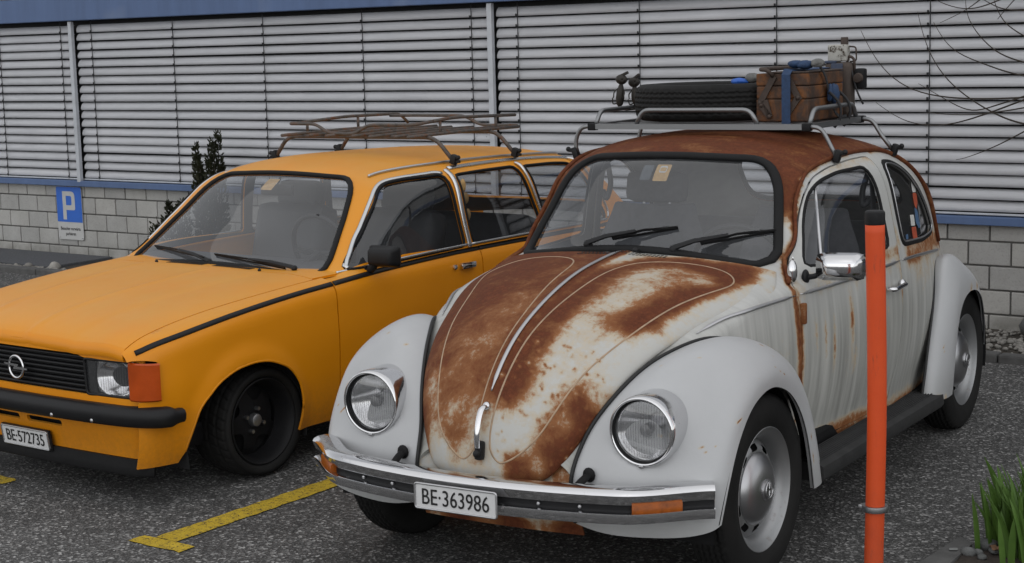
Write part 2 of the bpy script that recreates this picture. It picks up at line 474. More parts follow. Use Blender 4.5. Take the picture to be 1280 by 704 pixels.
M['lens'] = mat_glass('headlight_glass', (.9, .9, .9), .05)
M['orange_lens'] = simple('orange_indicator_lens', (.42, .060, .004), .25, 0, .22, 8, 0, .35, .15)
M['amber_lens'] = simple('dark_amber_lens', (.26, .062, .004), .3, 0, .4, 40, 0, .3, 0)
M['board'] = simple('dusty_grey_rubber', (.030, .030, .030), .75, 0, .3, 20, .2, .25)
M['reflector'] = mat_chrome('lamp_reflector', (.75, .75, .76), .10, 0)
M['interior'] = simple('dark_grey_vinyl', (.030, .031, .034), .6, 0, .25, 25, .15)
M['lining'] = simple('aged_headliner', (.32, .31, .29), .85, 0, .2, 10)
M['seat'] = simple('grey_seat_cloth', (.075, .076, .082), .85, 0, .25, 30, .2)
M['plate_white'] = simple('licence_plate_white', (.62, .62, .62), .4, 0, .05, 20)
M['ink'] = simple('black_paint', (.010, .010, .010), .45)
M['white_sheet'] = simple('white_sign_sheet', (.46, .46, .45), .5, 0, .06, 9)
M['sign_blue'] = simple('sign_blue_film', (.022, .12, .50), .4, 0, .08, 12)

# ================================================================== ground
D = 9.542
def ground():
    xs = np.r_[-1500, -300, -80, -30, np.linspace(-20, 8, 57), 30, 80, 300, 1500]
    ys = np.r_[-1500, -300, -60, -20, np.linspace(-6, 22, 57), 60, 300, 1500]
    V, F = grid(lambda u, v: np.stack([u, v, np.zeros_like(u)], -1), xs, ys)
    mesh('ground', V, F, M['asphalt'], kind='structure')
ground()
def mat_marking():
    t = NT('yellow_road_paint'); co = t.coord()
    n = t.noise(38, 6, .75, co); n2 = t.noise(160, 3, .6, co); v = t.vor(98, co)
    m = t.math('ADD', t.math('MULTIPLY', n, .55), t.math('MULTIPLY', n2, .45))
    f = t.ramp(m, [(.40, 0.0), (.49, 1.0)])
    c = t.mix(f, (.035, .033, .03), t.ramp(t.noise(9, 4, .6, co), [(.3, (.44, .30, .02)), (.7, (.55, .39, .035))]))
    return t.pbr(c, .75, 0, t.bump(t.math('ADD', v, n2), .5, .005), .3)
M['marking'] = mat_marking()
def strip(name, P, mat, z=.004, kind='structure', label=None):
    rj = random.Random(len(P)); P = [(x+rj.gauss(0, .0028), y+rj.gauss(0, .0028)) for x, y in densify(np.array(P, float), .035)]
    V2, F, _ = patch(lambda q: np.c_[q, np.full(len(q), z)], np.array(P), (), .06, (0, 0, -5))
    return mesh(name, V2, F, mat, kind=kind, smooth=False)
strip('bay_line', [(-4.545, 4.02), (-4.435, 4.02), (-4.435, 7.9), (-4.545, 7.9)], M['marking'])
strip('bay_line_end', [(-4.60, 3.935), (-4.33, 3.935), (-4.33, 4.017), (-4.60, 4.017)], M['marking'])
strip('bay_line', rpoly([(-6.9, 4.205), (-5.685, 4.205), (-5.685, 4.30), (-6.9, 4.30)], [0, .05, .05, 0]), M['marking'])

# ================================================================== building
bw = thing('workshop_building', 'low workshop wall of grey lime blocks with blue fascia and blue window sill', 'building', at=(-7, D, 0))
X0, X1 = -15.0, 1.2
def wpart(name, c, s, mat, bev=.004, parent=None):
    V, F = box(c, s, bev); return mesh(name, V, F, mat, parent or bw, smooth=False)
wpart('mortar_bed', ((X0+X1)/2, D+.10, .27), (X1-X0, .18, .74), M['mortar'], 0)
ZS, TOPROW, RP, BP = .6386, .1018, .145, .26
JX = -12.478
random.seed(3)
blk = {}
def block(x, z0, z1, shift):
    key = round(z1-z0, 3)
    if key not in blk:
        V, F = box((0, 0, 0), (BP-.011, .09, z1-z0-.011), .006)
        me = mesh('block', V, F, M['block'], bw, smooth=False, off=False); blk[key] = me; o = me
    else: o = inst(blk[key], bw)
    o.location = (x+7, .042+rnd.uniform(-.0018, .0018), (z0+z1)/2); o.rotation_euler = (rnd.uniform(-.004, .004), 0, rnd.uniform(-.005, .005))
rows = [(ZS-TOPROW, ZS, 0.0)]
zz = ZS-TOPROW
# running bond: measured stagger per course
for k in range(4):
    rows.append((zz-RP, zz, .5 if k % 2 == 0 else 0.0)); zz -= RP
for z0, z1, sh in rows:
    x = JX-BP*3+BP*sh+BP/2
    while x < -2.45: block(x, z0, z1, sh); x += BP
wpart('window_sill', ((X0+X1)/2, D-.012, ZS+.0247), (X1-X0, .10, .049), M['blue'], .004)
wpart('fascia', ((X0+X1)/2, D-.02, 2.163), (X1-X0, .14, .20), M['blue'], .006)
wpart('upper_facade', ((X0+X1)/2, D+.12, 3.0), (X1-X0, .3, 1.46), M['white_sheet'], .01)
wpart('window_recess', ((X0+X1)/2, D+.14, 1.38), (X1-X0, .05, 1.38), M['black_gap'], 0)
wpart('roof_slab', ((X0+X1)/2, D+3.2, 3.62), (X1-X0+.4, 6.9, .16), M['concrete'], .02)
wpart('back_wall', ((X0+X1)/2, D+6.2, 1.8), (X1-X0, .3, 3.5), M['mortar'], 0)
for gx in (-11.433, -6.964, -2.495):
    wpart('guide_rail', (gx, D-.045, 1.366), (.042, .035, 1.38), M['alu_rail'], .004)
# blinds
prof = curve([(.020, .031), (.006, .022), (-.006, .006), (-.0125, -.012), (-.0120, -.026), (-.008, -.0325)], 10)
prof2 = np.vstack([prof, (prof+np.array([.0022, .0006]))[::-1]])
def blind(xa, xb, cords, label):
    b = thing('venetian_blind', label, 'blind', at=((xa+xb)/2, D, .70), group='closed slatted blinds of the workshop')
    ctr = (xa+xb)/2; L = xb-xa; first = None
    n = 18; p = .0735
    for k in range(n):
        z = .7455+p*k
        if first is None:
            xs = np.linspace(-L/2, L/2, 24)
            V = []; m = len(prof2)
            for x in xs: V += [(x, q[0], q[1]) for q in prof2]
            F = [(i*m+j, i*m+(j+1) % m, (i+1)*m+(j+1) % m, (i+1)*m+j) for i in range(len(xs)-1) for j in range(m)]
            F += [tuple(range(m)), tuple((len(xs)-1)*m+j for j in range(m))[::-1]]
            first = mesh('slat', V, F, M['slat'], b, off=False); autosmooth(first, 40); o = first
        else: o = inst(first, b)
        o.location = (rnd.uniform(-.002, .002), rnd.uniform(-.0015, .0015), z-.70+rnd.uniform(-.0012, .0012))
        o.rotation_euler = (rnd.uniform(-.09, .09), rnd.uniform(-.0010, .0010), 0)
    for cx in cords:
        mb = MB(); mb.add(tube([(cx, D-.018, .70), (cx+.004, D-.018, 2.07)], .0035, 6))
        for k in range(n):
            z = .7455+p*k
            mb.add(box((cx-.012, D-.0125, z-.026), (.012, .006, .016), 0))
        mb.build('ladder_cord', M['cord'], b, smooth=False)
    V, F = box((ctr, D-.005, .7005), (L, .03, .012), .003); mesh('bottom_rail', V, F, M['alu_rail'], b, smooth=False)
blind(-14.9, -11.462, (-13.3, -12.448, -11.608), 'closed grey slatted blind in the bay at the far left')
blind(-11.404, -6.993, (-11.209, -10.211, -9.195, -8.176, -7.156), 'closed grey slatted blind in the middle bay, above the yellow car')
blind(-6.935, -2.524, (-6.752, -5.763, -4.759, -3.754, -2.75), 'closed grey slatted blind in the bay behind the rusty car')
# ------------------------------------------------------------------ strip along the wall
def kerb(xa, xb, y):
    x = xa; k = 0; f = None
    while x < xb:
        if f is None:
            V, F = box((0, 0, 0), (.992, .09, .22), .012); f = mesh('kerb_stone', V, F, M['concrete'], None, smooth=False); o = f
        else: o = inst(f)
        o.location = (x+.5, y, -.06+rnd.uniform(-.004, .004)); o.rotation_euler = (0, 0, rnd.uniform(-.004, .004)); o['kind'] = 'structure'
        x += 1.0
kerb(-15, 0, 8.66)
V, F = grid(lambda u, v: np.stack([u, v, .012+.006*np.sin(u*7)*np.cos(v*19)], -1), np.linspace(-15, .5, 160), np.linspace(8.70, D+.05, 14))
mesh('planting_strip', V, F, simple('earth', (.045, .038, .03), .95, 0, .4, 40, .8), kind='structure')
sl = thing('paving_slab', 'dark flat concrete paving slab against the block wall below the parking sign', 'slab', at=(-13, 9.2, 0))
for xa in (-15, -13.9, -12.5): 
    xb = {-15: -13.91, -13.9: -12.51, -12.5: -11.10}[xa]
    V, F = box(((xa+xb)/2, 9.19, .012), (xb-xa, .66, .05), .008); mesh('slab_plate', V, F, M['slab'], sl, smooth=False)
def mat_stone(name, a, b):
    t = NT(name); co = t.coord('Object'); oi = t.n('ObjectInfo').outputs['Random']
    n = t.noise(14, 5, .65, co); c = t.ramp(n, [(.3, a), (.7, b)]); c = t.mix(1, c, t.ramp(oi, [(0, .6), (1, 1.1)]), 'MULTIPLY')
    return t.pbr(c, .85, 0, t.bump(n, .4, .01), .3)
M['pebble'] = mat_stone('pale_pebble', (.22, .21, .19), (.42, .40, .37))
M['grey_stone'] = mat_stone('grey_river_stone', (.10, .105, .105), (.24, .245, .24))
def rock(seed, s):
    r = random.Random(seed); V, F = ball((0, 0, 0), 1, 9, 6); V = np.array(V)
    ax = [r.uniform(.7, 1.2), r.uniform(.6, 1), r.uniform(.45, .75)]
    d = np.array([r.gauss(0, 1) for _ in range(9)]).reshape(3, 3)
    k = 1+.12*np.sin(V@d.T*2.0).sum(1)/1.5
    return V*k[:, None]*np.array(ax)*s, F
rock_me = []
for i in range(6):
    V, F = rock(i, 1.0); o = mesh('pebble', V, F, M['pebble']); rock_me.append(o.data); bpy.data.objects.remove(o)
def gravel(xa, xb, n, y0, y1):
    mb = MB(); r = random.Random(5)
    for i in range(n):
        V, F = rock(100+i % 9, r.uniform(.008, .022)); R = rotm('Z', r.uniform(0, 6))
        mb.add(xf((V, F), R, (r.uniform(xa, xb), r.uniform(y0, y1), .020+r.uniform(-.004, .006))))
    return mb.build('gravel', M['pebble'], kind='stuff', ang=80)
g = gravel(-5.2, -1.6, 1500, 8.72, D-.03); tag(g, 'pale loose gravel between kerb and block wall', 'gravel')
g = gravel(-12.9, -10.0, 350, 8.71, 8.86); tag(g, 'pale gravel between the dark slab and kerb', 'gravel')
def single_stone(p, s, i, name, label, mat=None, cat='stone', flat=1.0, grp='stones by the wall'):
    o = bpy.data.objects.new(name, rock_me[i % 6].copy()); COL.objects.link(o); o.location = p; o.scale = (s, s, s*flat); o.rotation_euler = (0, 0, rnd.uniform(0, 6))
    if mat: o.data.materials[0] = mat
    tag(o, label, cat, grp); return o
single_stone((-12.02, 8.80, .055), .085, 1, 'white_stone', 'large white stone beside the dark paving slab, leftmost')
single_stone((-11.78, 8.79, .035), .05, 2, 'white_stone', 'flat white stone right of the large white one by the slab', None, 'stone', .5)
single_stone((-11.30, 8.79, .04), .045, 3, 'white_stone', 'small white stone in front of the slab near the kerb')
single_stone((-10.98, 8.80, .05), .07, 4, 'pale_stone', 'pointed pale stone at the corner of the dark slab')
single_stone((-2.98, 9.33, .10), .13, 5, 'grey_rock', 'rough pale grey rock on the gravel against the wall, far right', M['grey_stone'])
# ------------------------------------------------------------------ parking sign on the wall
sg = thing('parking_sign', 'blue and white parking sign with a large P on the block wall', 'sign', at=(-11.63, D-.012, .16))
V, F, _ = patch(lambda q: np.c_[q[:, 0], np.full(len(q), D-.018), q[:, 1]], rpoly([(-11.80, .160), (-11.465, .160), (-11.465, .628), (-11.80, .628)], .02), (), .05, (-11.6, 20, .3))
o = mesh('white_plate', V, F, M['white_sheet'], sg, smooth=False); solid(o, .004)
V, F, _ = patch(lambda q: np.c_[q[:, 0], np.full(len(q), D-.0198), q[:, 1]], rpoly([(-11.798, .316), (-11.467, .316), (-11.467, .6265), (-11.798, .6265)], [0, 0, .018, .018]), (), .05, (-11.6, 20, .3))
mesh('blue_field', V, F, M['sign_blue'], sg, smooth=False)
RX = rotm('X', math.pi/2)
def wall_text(txt, size, x, z, mat, sx=1.0, name='lettering', y=D-.0212):
    V, F = text_mesh(txt, size, .0006, sx); V = V@RX.T
    return mesh(name, V+np.array([x, y, z]), F, mat, sg, smooth=False)
mb = MB()   # the P: stem and square bowl with rounded corners
out = rpoly([(-.085, -.125), (-.040, -.125), (-.040, -.040), (.030, -.040), (.078, -.040), (.078, .125), (-.085, .125)], [0, 0, 0, 0, .05, .05, 0])
hole = rpoly([(-.040, .002), (.034, .002), (.034, .085), (-.040, .085)], [0, .02, .02, 0])
V, F, _ = patch(lambda q: np.c_[q[:, 0]-11.632, np.full(len(q), D-.0208), q[:, 1]+.462], out, (hole,), .05, (-11.6, 20, .4))
mesh('letter_p', V, F, M['white_sheet'], sg, smooth=False)
wall_text('Besucher vorwärts', .043, -11.633, .258, M['ink'], .80, y=D-.0192); wall_text('parkieren', .043, -11.633, .208, M['ink'], .80, y=D-.0192)
for bx, bz in ((-11.785, .18), (-11.48, .18)):
    V, F = lathe([(0, -.004), (.006, -.004), (.006, 0)], 10, 'y', (bx, D-.018, bz)); mesh('bolt', V, F, M['trim'], sg)
# ================================================================== rounded rusty car
def car_matrix(x, y, a): return Matrix.Translation((x, y, 0)) @ Matrix.Rotation(a, 4, 'Z')
BM = car_matrix(-3.1312, 4.6658, -1.4874)
KM = car_matrix(-5.547, 4.895, -1.592)
def mat_rust(name, paint=(.52, .52, .505), streak=True, white=1.0):
    t = NT(name); co = t.coord(); A = t.attr('rust')
    n1 = t.noise(7.5, 9, .72, co, .4); n2 = t.noise(46, 6, .75, co)
    mp = t.n('Mapping'); mp.inputs['Scale'].default_value = (24, 1.5, 1.1); t.l(co, mp.inputs['Vector'])
    n3 = t.noise(1.0, 6, .65, mp.outputs[0])
    f = t.math('MULTIPLY_ADD', t.math('SUBTRACT', n1, .5), .80, A)
    f = t.math('MULTIPLY_ADD', t.math('SUBTRACT', n2, .5), .62, f)
    if streak: f = t.math('MULTIPLY_ADD', t.math('SUBTRACT', n3, .5), .28, f)
    dirt = t.ramp(t.noise(1.3 if streak else 3.3, 6, .65, mp.outputs[0] if streak else co), [(.32, 1.0), (.68, .30 if streak else .65)])
    D_ = t.attr('dirt')
    pc = t.mix(t.noise(5, 5, .6, co), tuple(x*.93 for x in paint), tuple(min(1, x*1.05) for x in paint))
    pc = t.mix(D_, pc, t.mix(1, pc, t.mix(dirt, (.33, .33, .31), (.86, .86, .83)), 'MULTIPLY'))
    rc = t.ramp(n2, [(.25, (.060, .019, .0105)), (.5, (.115, .036, .017)), (.75, (.175, .056, .023))])
    rc2 = t.ramp(n1, [(.3, (.78, .72, .72)), (.7, (1.12, 1.12, 1.1))]); rc = t.mix(1, rc, rc2, 'MULTIPLY')
    tan = t.ramp(n2, [(.3, (.38, .29, .19)), (.7, (.50, .43, .32))])
    ora = t.ramp(n2, [(.3, (.20, .075, .025)), (.7, (.33, .15, .06))])
    c = t.mix(t.ramp(f, [(.24, 0.0), (.44, .9)]), pc, tan)
    c = t.mix(t.ramp(f, [(.42, 0.0), (.58, 1.0)]), c, ora)
    c = t.mix(t.ramp(f, [(.55, 0.0), (.80, 1.0)]), c, rc)
    r = t.ramp(f, [(.25, .36), (.5, .60), (.75, .72)])
    h = t.math('ADD', t.math('MULTIPLY', n2, .6), t.math('MULTIPLY', t.ramp(f, [(.4, 1.0), (.6, 0.0)]), .6))
    b = t.n('Bump'); b.inputs['Distance'].default_value = .002; b.inputs['Strength'].default_value = .6; t.l(h, b.inputs['Height'])
    m_ = t.pbr(c, r, 0, b.outputs[0], .40); t.val(t.p.inputs['Specular IOR Level'], t.ramp(f, [(.35, .42), (.7, .12)])); return m_
M['rust'] = mat_rust('rust_eaten_white_paint')
M['rust_hood'] = mat_rust('rust_eaten_bonnet_paint', (.46, .455, .43), False)
M['white_paint'] = mat_rust('chalky_white_paint', (.455, .46, .47), False)

#GEO-BEGIN
# ---- body shell: sections at x, param v in [-1,1] (0 = centre line, 1 = left sill)
zcx = pch([-3.35, -3.2, -3.0, -2.75, -2.5, -2.25, -2.0, -1.75, -1.5, -1.25, -1.05, -.92, -.83, -.78, -.62, -.497, -.44, -.3, 0, .2, .35, .45, .52, .60],
          [.45, .62, .82, 1.00, 1.155, 1.265, 1.335, 1.378, 1.402, 1.400, 1.382, 1.362, 1.338, 1.315, 1.135, 1.000, .985, .965, .87, .79, .70, .60, .49, .42])
zbx = pch([-3.35, -2.8, -2.4, -2.0, -1.5, -.5, -.3, -.1, .1, .2, .35, .45, .52, .60], [.38, .62, .80, .862, .884, .884, .875, .82, .72, .66, .55, .42, .36, .33])
wx = pch([-3.35, -3.1, -2.8, -2.4, -2.1, -1.8, -1.5, -1.1, -.8, -.6, -.45, -.3, -.15, 0, .2, .35, .45, .52, .60],
         [.15, .31, .455, .590, .655, .688, .700, .684, .656, .632, .612, .595, .578, .552, .476, .405, .335, .293, .27])
qx = pch([-3.35, -2.6, -2.2, -.6, -.4, -.1, .6], [2.2, 3.0, 7, 8, 6, 3, 2.6])
sfx = pch([-3.35, -2.4, -1.7, -1.2, -.9, -.3, .1, .6], [-.8, -.45, -.04, 0, .46, .50, 0, 0])
tpx = pch([-3.35, -2.4, -2.0, -1.6, -1.3, -.9, -.5, -.2, .6], [.02, .05, .08, .11, .14, .18, .18, .03, 0])
def sect(x, n=360):
    ph = np.linspace(0, math.pi/2, n); q = float(qx(x)); p = 2.0
    t = np.cos(ph)**(2/q); w = float(wx(x)); zb = float(zbx(x))
    yy = w*(1-float(tpx(x))*t)*np.sin(ph)**(2/p)
    zc = zcx(x+float(sfx(x))*yy**2)
    zz = zb+np.maximum(zc-zb, .004)*t
    zs = np.linspace(0, 1, 120)[1:]
    zsill = .285
    zl = zb+(zsill-zb)*zs
    yl = w+.022*np.sin(np.clip(zs*1.15, 0, 1)*math.pi)**1.0-.03*zs**3
    Y = np.r_[yy, yl]; Z = np.r_[zz, zl]
    d = np.r_[0, np.cumsum(np.hypot(np.diff(Y), np.diff(Z)))]
    return Y, Z, d/d[-1]
NX, NV = 800, 400
GX = np.linspace(-3.35, .60, NX); GV = np.linspace(0, 1, NV)
GY = np.zeros((NX, NV)); GZ = np.zeros((NX, NV))
for i, x in enumerate(GX):
    Y, Z, v = sect(x); GY[i] = np.interp(GV, v, Y); GZ[i] = np.interp(GV, v, Z)
def S(q):
    q = np.asarray(q, float); x, v = q[:, 0], q[:, 1]; s = np.sign(v); a = np.abs(v)
    fi = np.clip((x-GX[0])/(GX[1]-GX[0]), 0, NX-1.001); i = fi.astype(int); fx = fi-i
    fj = np.clip(a*(NV-1), 0, NV-1.001); j = fj.astype(int); fy = fj-j
    def bl(G): return G[i, j]*(1-fx)*(1-fy)+G[i+1, j]*fx*(1-fy)+G[i, j+1]*(1-fx)*fy+G[i+1, j+1]*fx*fy
    return np.c_[x, s*bl(GY), bl(GZ)]
def v_side(x, z, s=1):
    f = np.clip((x-GX[0])/(GX[1]-GX[0]), 0, NX-1.001); i = int(f); f -= i; Z = GZ[i]*(1-f)+GZ[i+1]*f
    k = np.argmax(Z); return s*np.interp(z, Z[k:][::-1], GV[k:][::-1])
def side(P, s=1): return np.array([(x, v_side(x, z, s)) for x, z in P])
def front_pt(y, z, lo=-1.25, hi=-.3):
    # x on the windscreen side of the shell for given (y,z): outermost x where shell height >= z
    a, b = lo, hi
    for _ in range(40):
        m = (a+b)/2; i = (m-GX[0])/(GX[1]-GX[0]); k = int(i); f = i-k
        yy = GY[k]*(1-f)+GY[k+1]*f; zz = GZ[k]*(1-f)+GZ[k+1]*f
        j = np.argmax(yy[:320] >= abs(y)) if (yy[:320] >= abs(y)).any() else 319
        j = max(j, 1); g = (abs(y)-yy[j-1])/(yy[j]-yy[j-1]+1e-9); zt = zz[j-1]+(zz[j]-zz[j-1])*min(max(g, 0), 1)
        v = GV[j-1]+(GV[j]-GV[j-1])*min(max(g, 0), 1)
        if zt > z: a = m
        else: b = m
    return m, v*(1 if y >= 0 else -1)
def rear_pt(y, z, lo=-3.2, hi=-1.6):
    a, b = lo, hi
    for _ in range(40):
        m = (a+b)/2; i = (m-GX[0])/(GX[1]-GX[0]); k = int(i); f = i-k
        yy = GY[k]*(1-f)+GY[k+1]*f; zz = GZ[k]*(1-f)+GZ[k+1]*f
        j = np.argmax(yy[:320] >= abs(y)) if (yy[:320] >= abs(y)).any() else 319
        j = max(j, 1); g = (abs(y)-yy[j-1])/(yy[j]-yy[j-1]+1e-9); zt = zz[j-1]+(zz[j]-zz[j-1])*min(max(g, 0), 1)
        v = GV[j-1]+(GV[j]-GV[j-1])*min(max(g, 0), 1)
        if zt > z: b = m
        else: a = m
    return m, v*(1 if y >= 0 else -1)
def surf_normals(q, e=.004):
    q = np.asarray(q, float); a = S(q+[e, 0])-S(q-[e, 0]); b = S(q+[0, e])-S(q-[0, e]); n = np.cross(a, b); n /= np.linalg.norm(n, axis=1)[:, None]+1e-12
    c = S(q)-np.array([-1.2, 0, .7]); k = (n*c).sum(1) < 0; n[k] *= -1; return n
#GEO-END
# windscreen outline (visible rubber middle line) in (y,z)
wsYZ = rpoly([(-.520, .960), (0, 1.022), (.520, .960), (.425, 1.312), (.0, 1.338), (-.425, 1.312)], [.060, .3, .060, .125, .3, .125], 8)
wsYZ = resample(wsYZ, 90, True)
ws = np.array([front_pt(y, z) for y, z in wsYZ])
rwYZ = resample(rpoly([(-.40, .985), (.40, .985), (.36, 1.235), (0, 1.262), (-.36, 1.235)], [.1, .1, .12, .3, .12], 7), 60, True)
rw = np.array([rear_pt(y, z) for y, z in rwYZ])
doorP = rpoly([(-.54, .30), (-.547, .56), (-.55, .78), (-.532, .888), (-.60, .935), (-.72, 1.016), (-.812, 1.136), (-.876, 1.205), (-.945, 1.247), (-1.06, 1.277), (-1.24, 1.295), (-1.445, 1.297), (-1.455, 1.20), (-1.474, .96), (-1.486, .80), (-1.462, .68), (-1.43, .45), (-1.408, .30)],
              [.03, .06, .05, .04, .03, .05, .05, .05, .05, .06, .06, .04, .08, .1, .06, .06, .06, .04], 4)
dwinP = rpoly([(-.705, .948), (-.790, 1.078), (-.838, 1.146), (-.890, 1.200), (-.972, 1.236), (-1.108, 1.259), (-1.345, 1.264), (-1.372, 1.18), (-1.39, .944), (-1.047, .936)], [.03, .05, .05, .06, .06, .06, .05, .06, .03, .1], 4)
qwinP = rpoly([(-1.505, 1.268), (-1.63, 1.260), (-1.75, 1.217), (-1.862, 1.143), (-1.985, 1.046), (-2.072, .952), (-2.03, .926), (-1.84, .920), (-1.535, .935), (-1.508, 1.09)], [.05, .06, .06, .06, .06, .03, .05, .06, .04, .08], 5)
def shrink(P, d):
    P = np.asarray(P, float); n = len(P); out = []
    ar = .5*sum(P[i][0]*P[(i+1) % n][1]-P[(i+1) % n][0]*P[i][1] for i in range(n)); sg = 1 if ar > 0 else -1
    for i in range(n):
        t = P[(i+1) % n]-P[i-1]; t = t/(np.linalg.norm(t)+1e-9); out.append(P[i]+sg*d*np.array([-t[1], t[0]]))
    return np.array(out)
def blobs(V, L, base=0.0):
    a = np.full(len(V), float(base)) if np.isscalar(base) else np.array(base, float)
    for (x, y, z, r, val) in L:
        d2 = ((V[:, 0]-x)**2+(V[:, 1]-y)**2+(V[:, 2]-z)**2)/r**2; k = np.exp(-d2*1.2); a = a*(1-k)+val*k
    return a
def near(V, C, r):
    return smooth01(1-pdist3(V, C)/r)
def pdist3(V, C):
    d = np.full(len(V), 1e9)
    for a, b in zip(C[:-1], C[1:]):
        ab = b-a; t = np.clip(((V-a)@ab)/(ab@ab+1e-12), 0, 1); d = np.minimum(d, np.linalg.norm(V-(a+t[:, None]*ab), axis=1))
    return d
beetle = thing('rounded_car', 'rounded two-door car of white paint eaten by brown rust, with loaded roof rack', 'car', BM)
Bp = beetle
RAIL2D = [(-.535, .905), (-.62, .955), (-.722, 1.026), (-.812, 1.150), (-.874, 1.218), (-.95, 1.262), (-1.065, 1.290), (-1.245, 1.308), (-1.5, 1.309), (-1.70, 1.286), (-1.83, 1.238), (-1.95, 1.165), (-2.06, 1.065), (-2.14, .96), (-2.20, .87)]
railUV = {s: side(resample(curve(RAIL2D, 60), 60), s) for s in (1, -1)}
def shell_rust(V, V2):
    x, y, z = V.T
    # height of the drip rail above the point decides roof panel
    vr = np.interp(-x, [-r[0] for r in railUV[1]], [r[1] for r in railUV[1]])
    roof = smooth01((vr-np.abs(V2[:, 1]))/.012+.5)*(x < -.50)
    a = np.where(roof > .5, .80, .12)
    # pale scrubbed patch over the windscreen corner
    a = blobs(V, [(-.80, .56, 1.26, .07, .50), (-.70, .595, 1.20, .05, .52), (-.86, .56, 1.30, .05, .50), (-.74, .55, 1.22, .05, .50)], a)
    # white around the windscreen foot and on the inner pillar
    k = smooth01((1.16-z)/.10)*(x > -.80)*(roof > .5); a = a*(1-k)+.14*k
    for s in (1, -1):
        R3 = S(railUV[s][:14]); k = near(V, R3, .030)*(z < 1.24)*(z > .80); a = np.maximum(a, .95*k)
        R4 = np.array([(-.53, s*.625, .93), (-.54, s*.643, .6), (-.535, s*.643, .30)]); k = near(V, R4, .045)*(x > -.56); a = np.maximum(a, .78*k)
    wl = S(ws); wl = np.vstack([wl, wl[:1]]); a = np.maximum(a, near(V, wl, .045)*.38*(z < 1.02))
    # stains beside bonnet edge, rear quarter, sill
    a = blobs(V, [(-.36, .66, .62, .08, .46), (-.30, .64, .68, .05, .42), (-.40, .67, .55, .06, .55)], a)
    side_ = (np.abs(V2[:, 1]) > .40)
    kq = smooth01((x+1.50)/-.10)*smooth01((.955-z)/.03)*smooth01((z-.80)/.06)*side_*(x > -2.3); a = np.maximum(a, .56*kq)
    kq2 = smooth01((x+1.55)/-.1)*smooth01((z-.62)/.2)*(z < .86)*side_; a = np.maximum(a, .34*kq2)
    ks = smooth01((.36-z)/.07)*side_*(x < -.4); a = np.maximum(a, .60*ks)
    kp = (np.abs(x+1.49-(z-.92)*-.33*-1) < .035)*(z > .92)*(z < 1.3)*side_; a = np.maximum(a, .40*kp)
    return a
def shell_dirt(V): return np.clip(.35+.65*smooth01((.95-V[:, 2])/.3), 0, 1)
# ---------------- shell with openings
u0, u1 = -3.30, .505
outer = np.array([(u0, -1), (u1, -1), (u1, 1), (u0, 1)])
holes = [ws, rw]
for s in (1, -1):
    holes += [side(doorP, s), side(qwinP, s)]
# wheel clearances under the wings are cut from the sills
def archhole(cx, cz, r, s, w=1.0):
    a = np.linspace(0, 2*math.pi, 40)[:-1]; return side([(cx+r*w*math.cos(t), max(cz+r*math.sin(t), .30)) for t in a], s)
V, F, V2 = patch(S, outer, holes, .019, (-1.2, 0, .6))
shell = mesh('body_shell', V, F, M['rust'], Bp, attrs={'rust': shell_rust(V, V2), 'dirt': shell_dirt(V)})
solid(shell, .012, -1, M['lining'])
def door_rust(V, V2, s):
    x, y, z = V.T
    a = np.full(len(V), .13)
    for sx, sz, w, h, val in ((-.80, .66, .012, .12, .60), (-.73, .68, .010, .10, .56), (-.95, .72, .022, .16, .60), (-.66, .70, .010, .10, .44), (-1.12, .74, .03, .12, .46), (-.98, .60, .02, .10, .44), (-1.25, .76, .05, .05, .36), (-1.30, .70, .01, .10, .40)):
        k = np.exp(-((x-sx)/w)**2-((z-sz)/h)**2); a = np.maximum(a, val*k+.1*(1-k))
    kt = smooth01((z-.80)/.07)*(z < .93); a = np.maximum(a, .30*kt+.05*kt*np.sin(x*60))
    ku = smooth01((z-.885)/.01)*(z < .945)*smooth01((-x-.75)/.1); a = np.maximum(a, .50*ku)
    kb = smooth01((.375-z)/.05); a = np.maximum(a, .62*kb)
    for xe, kk in ((-.552, .60), (-1.47, .46)):
        k = smooth01(1-np.abs(x-xe)/.035)*(z < .9); a = np.maximum(a, kk*k)
    a = np.maximum(a, .36*smooth01((z-1.22)/.05))
    a = blobs(V, [(-1.33, .76, .78, .03, .6), (-1.42, .74, .36, .06, .62)], a)
    return a
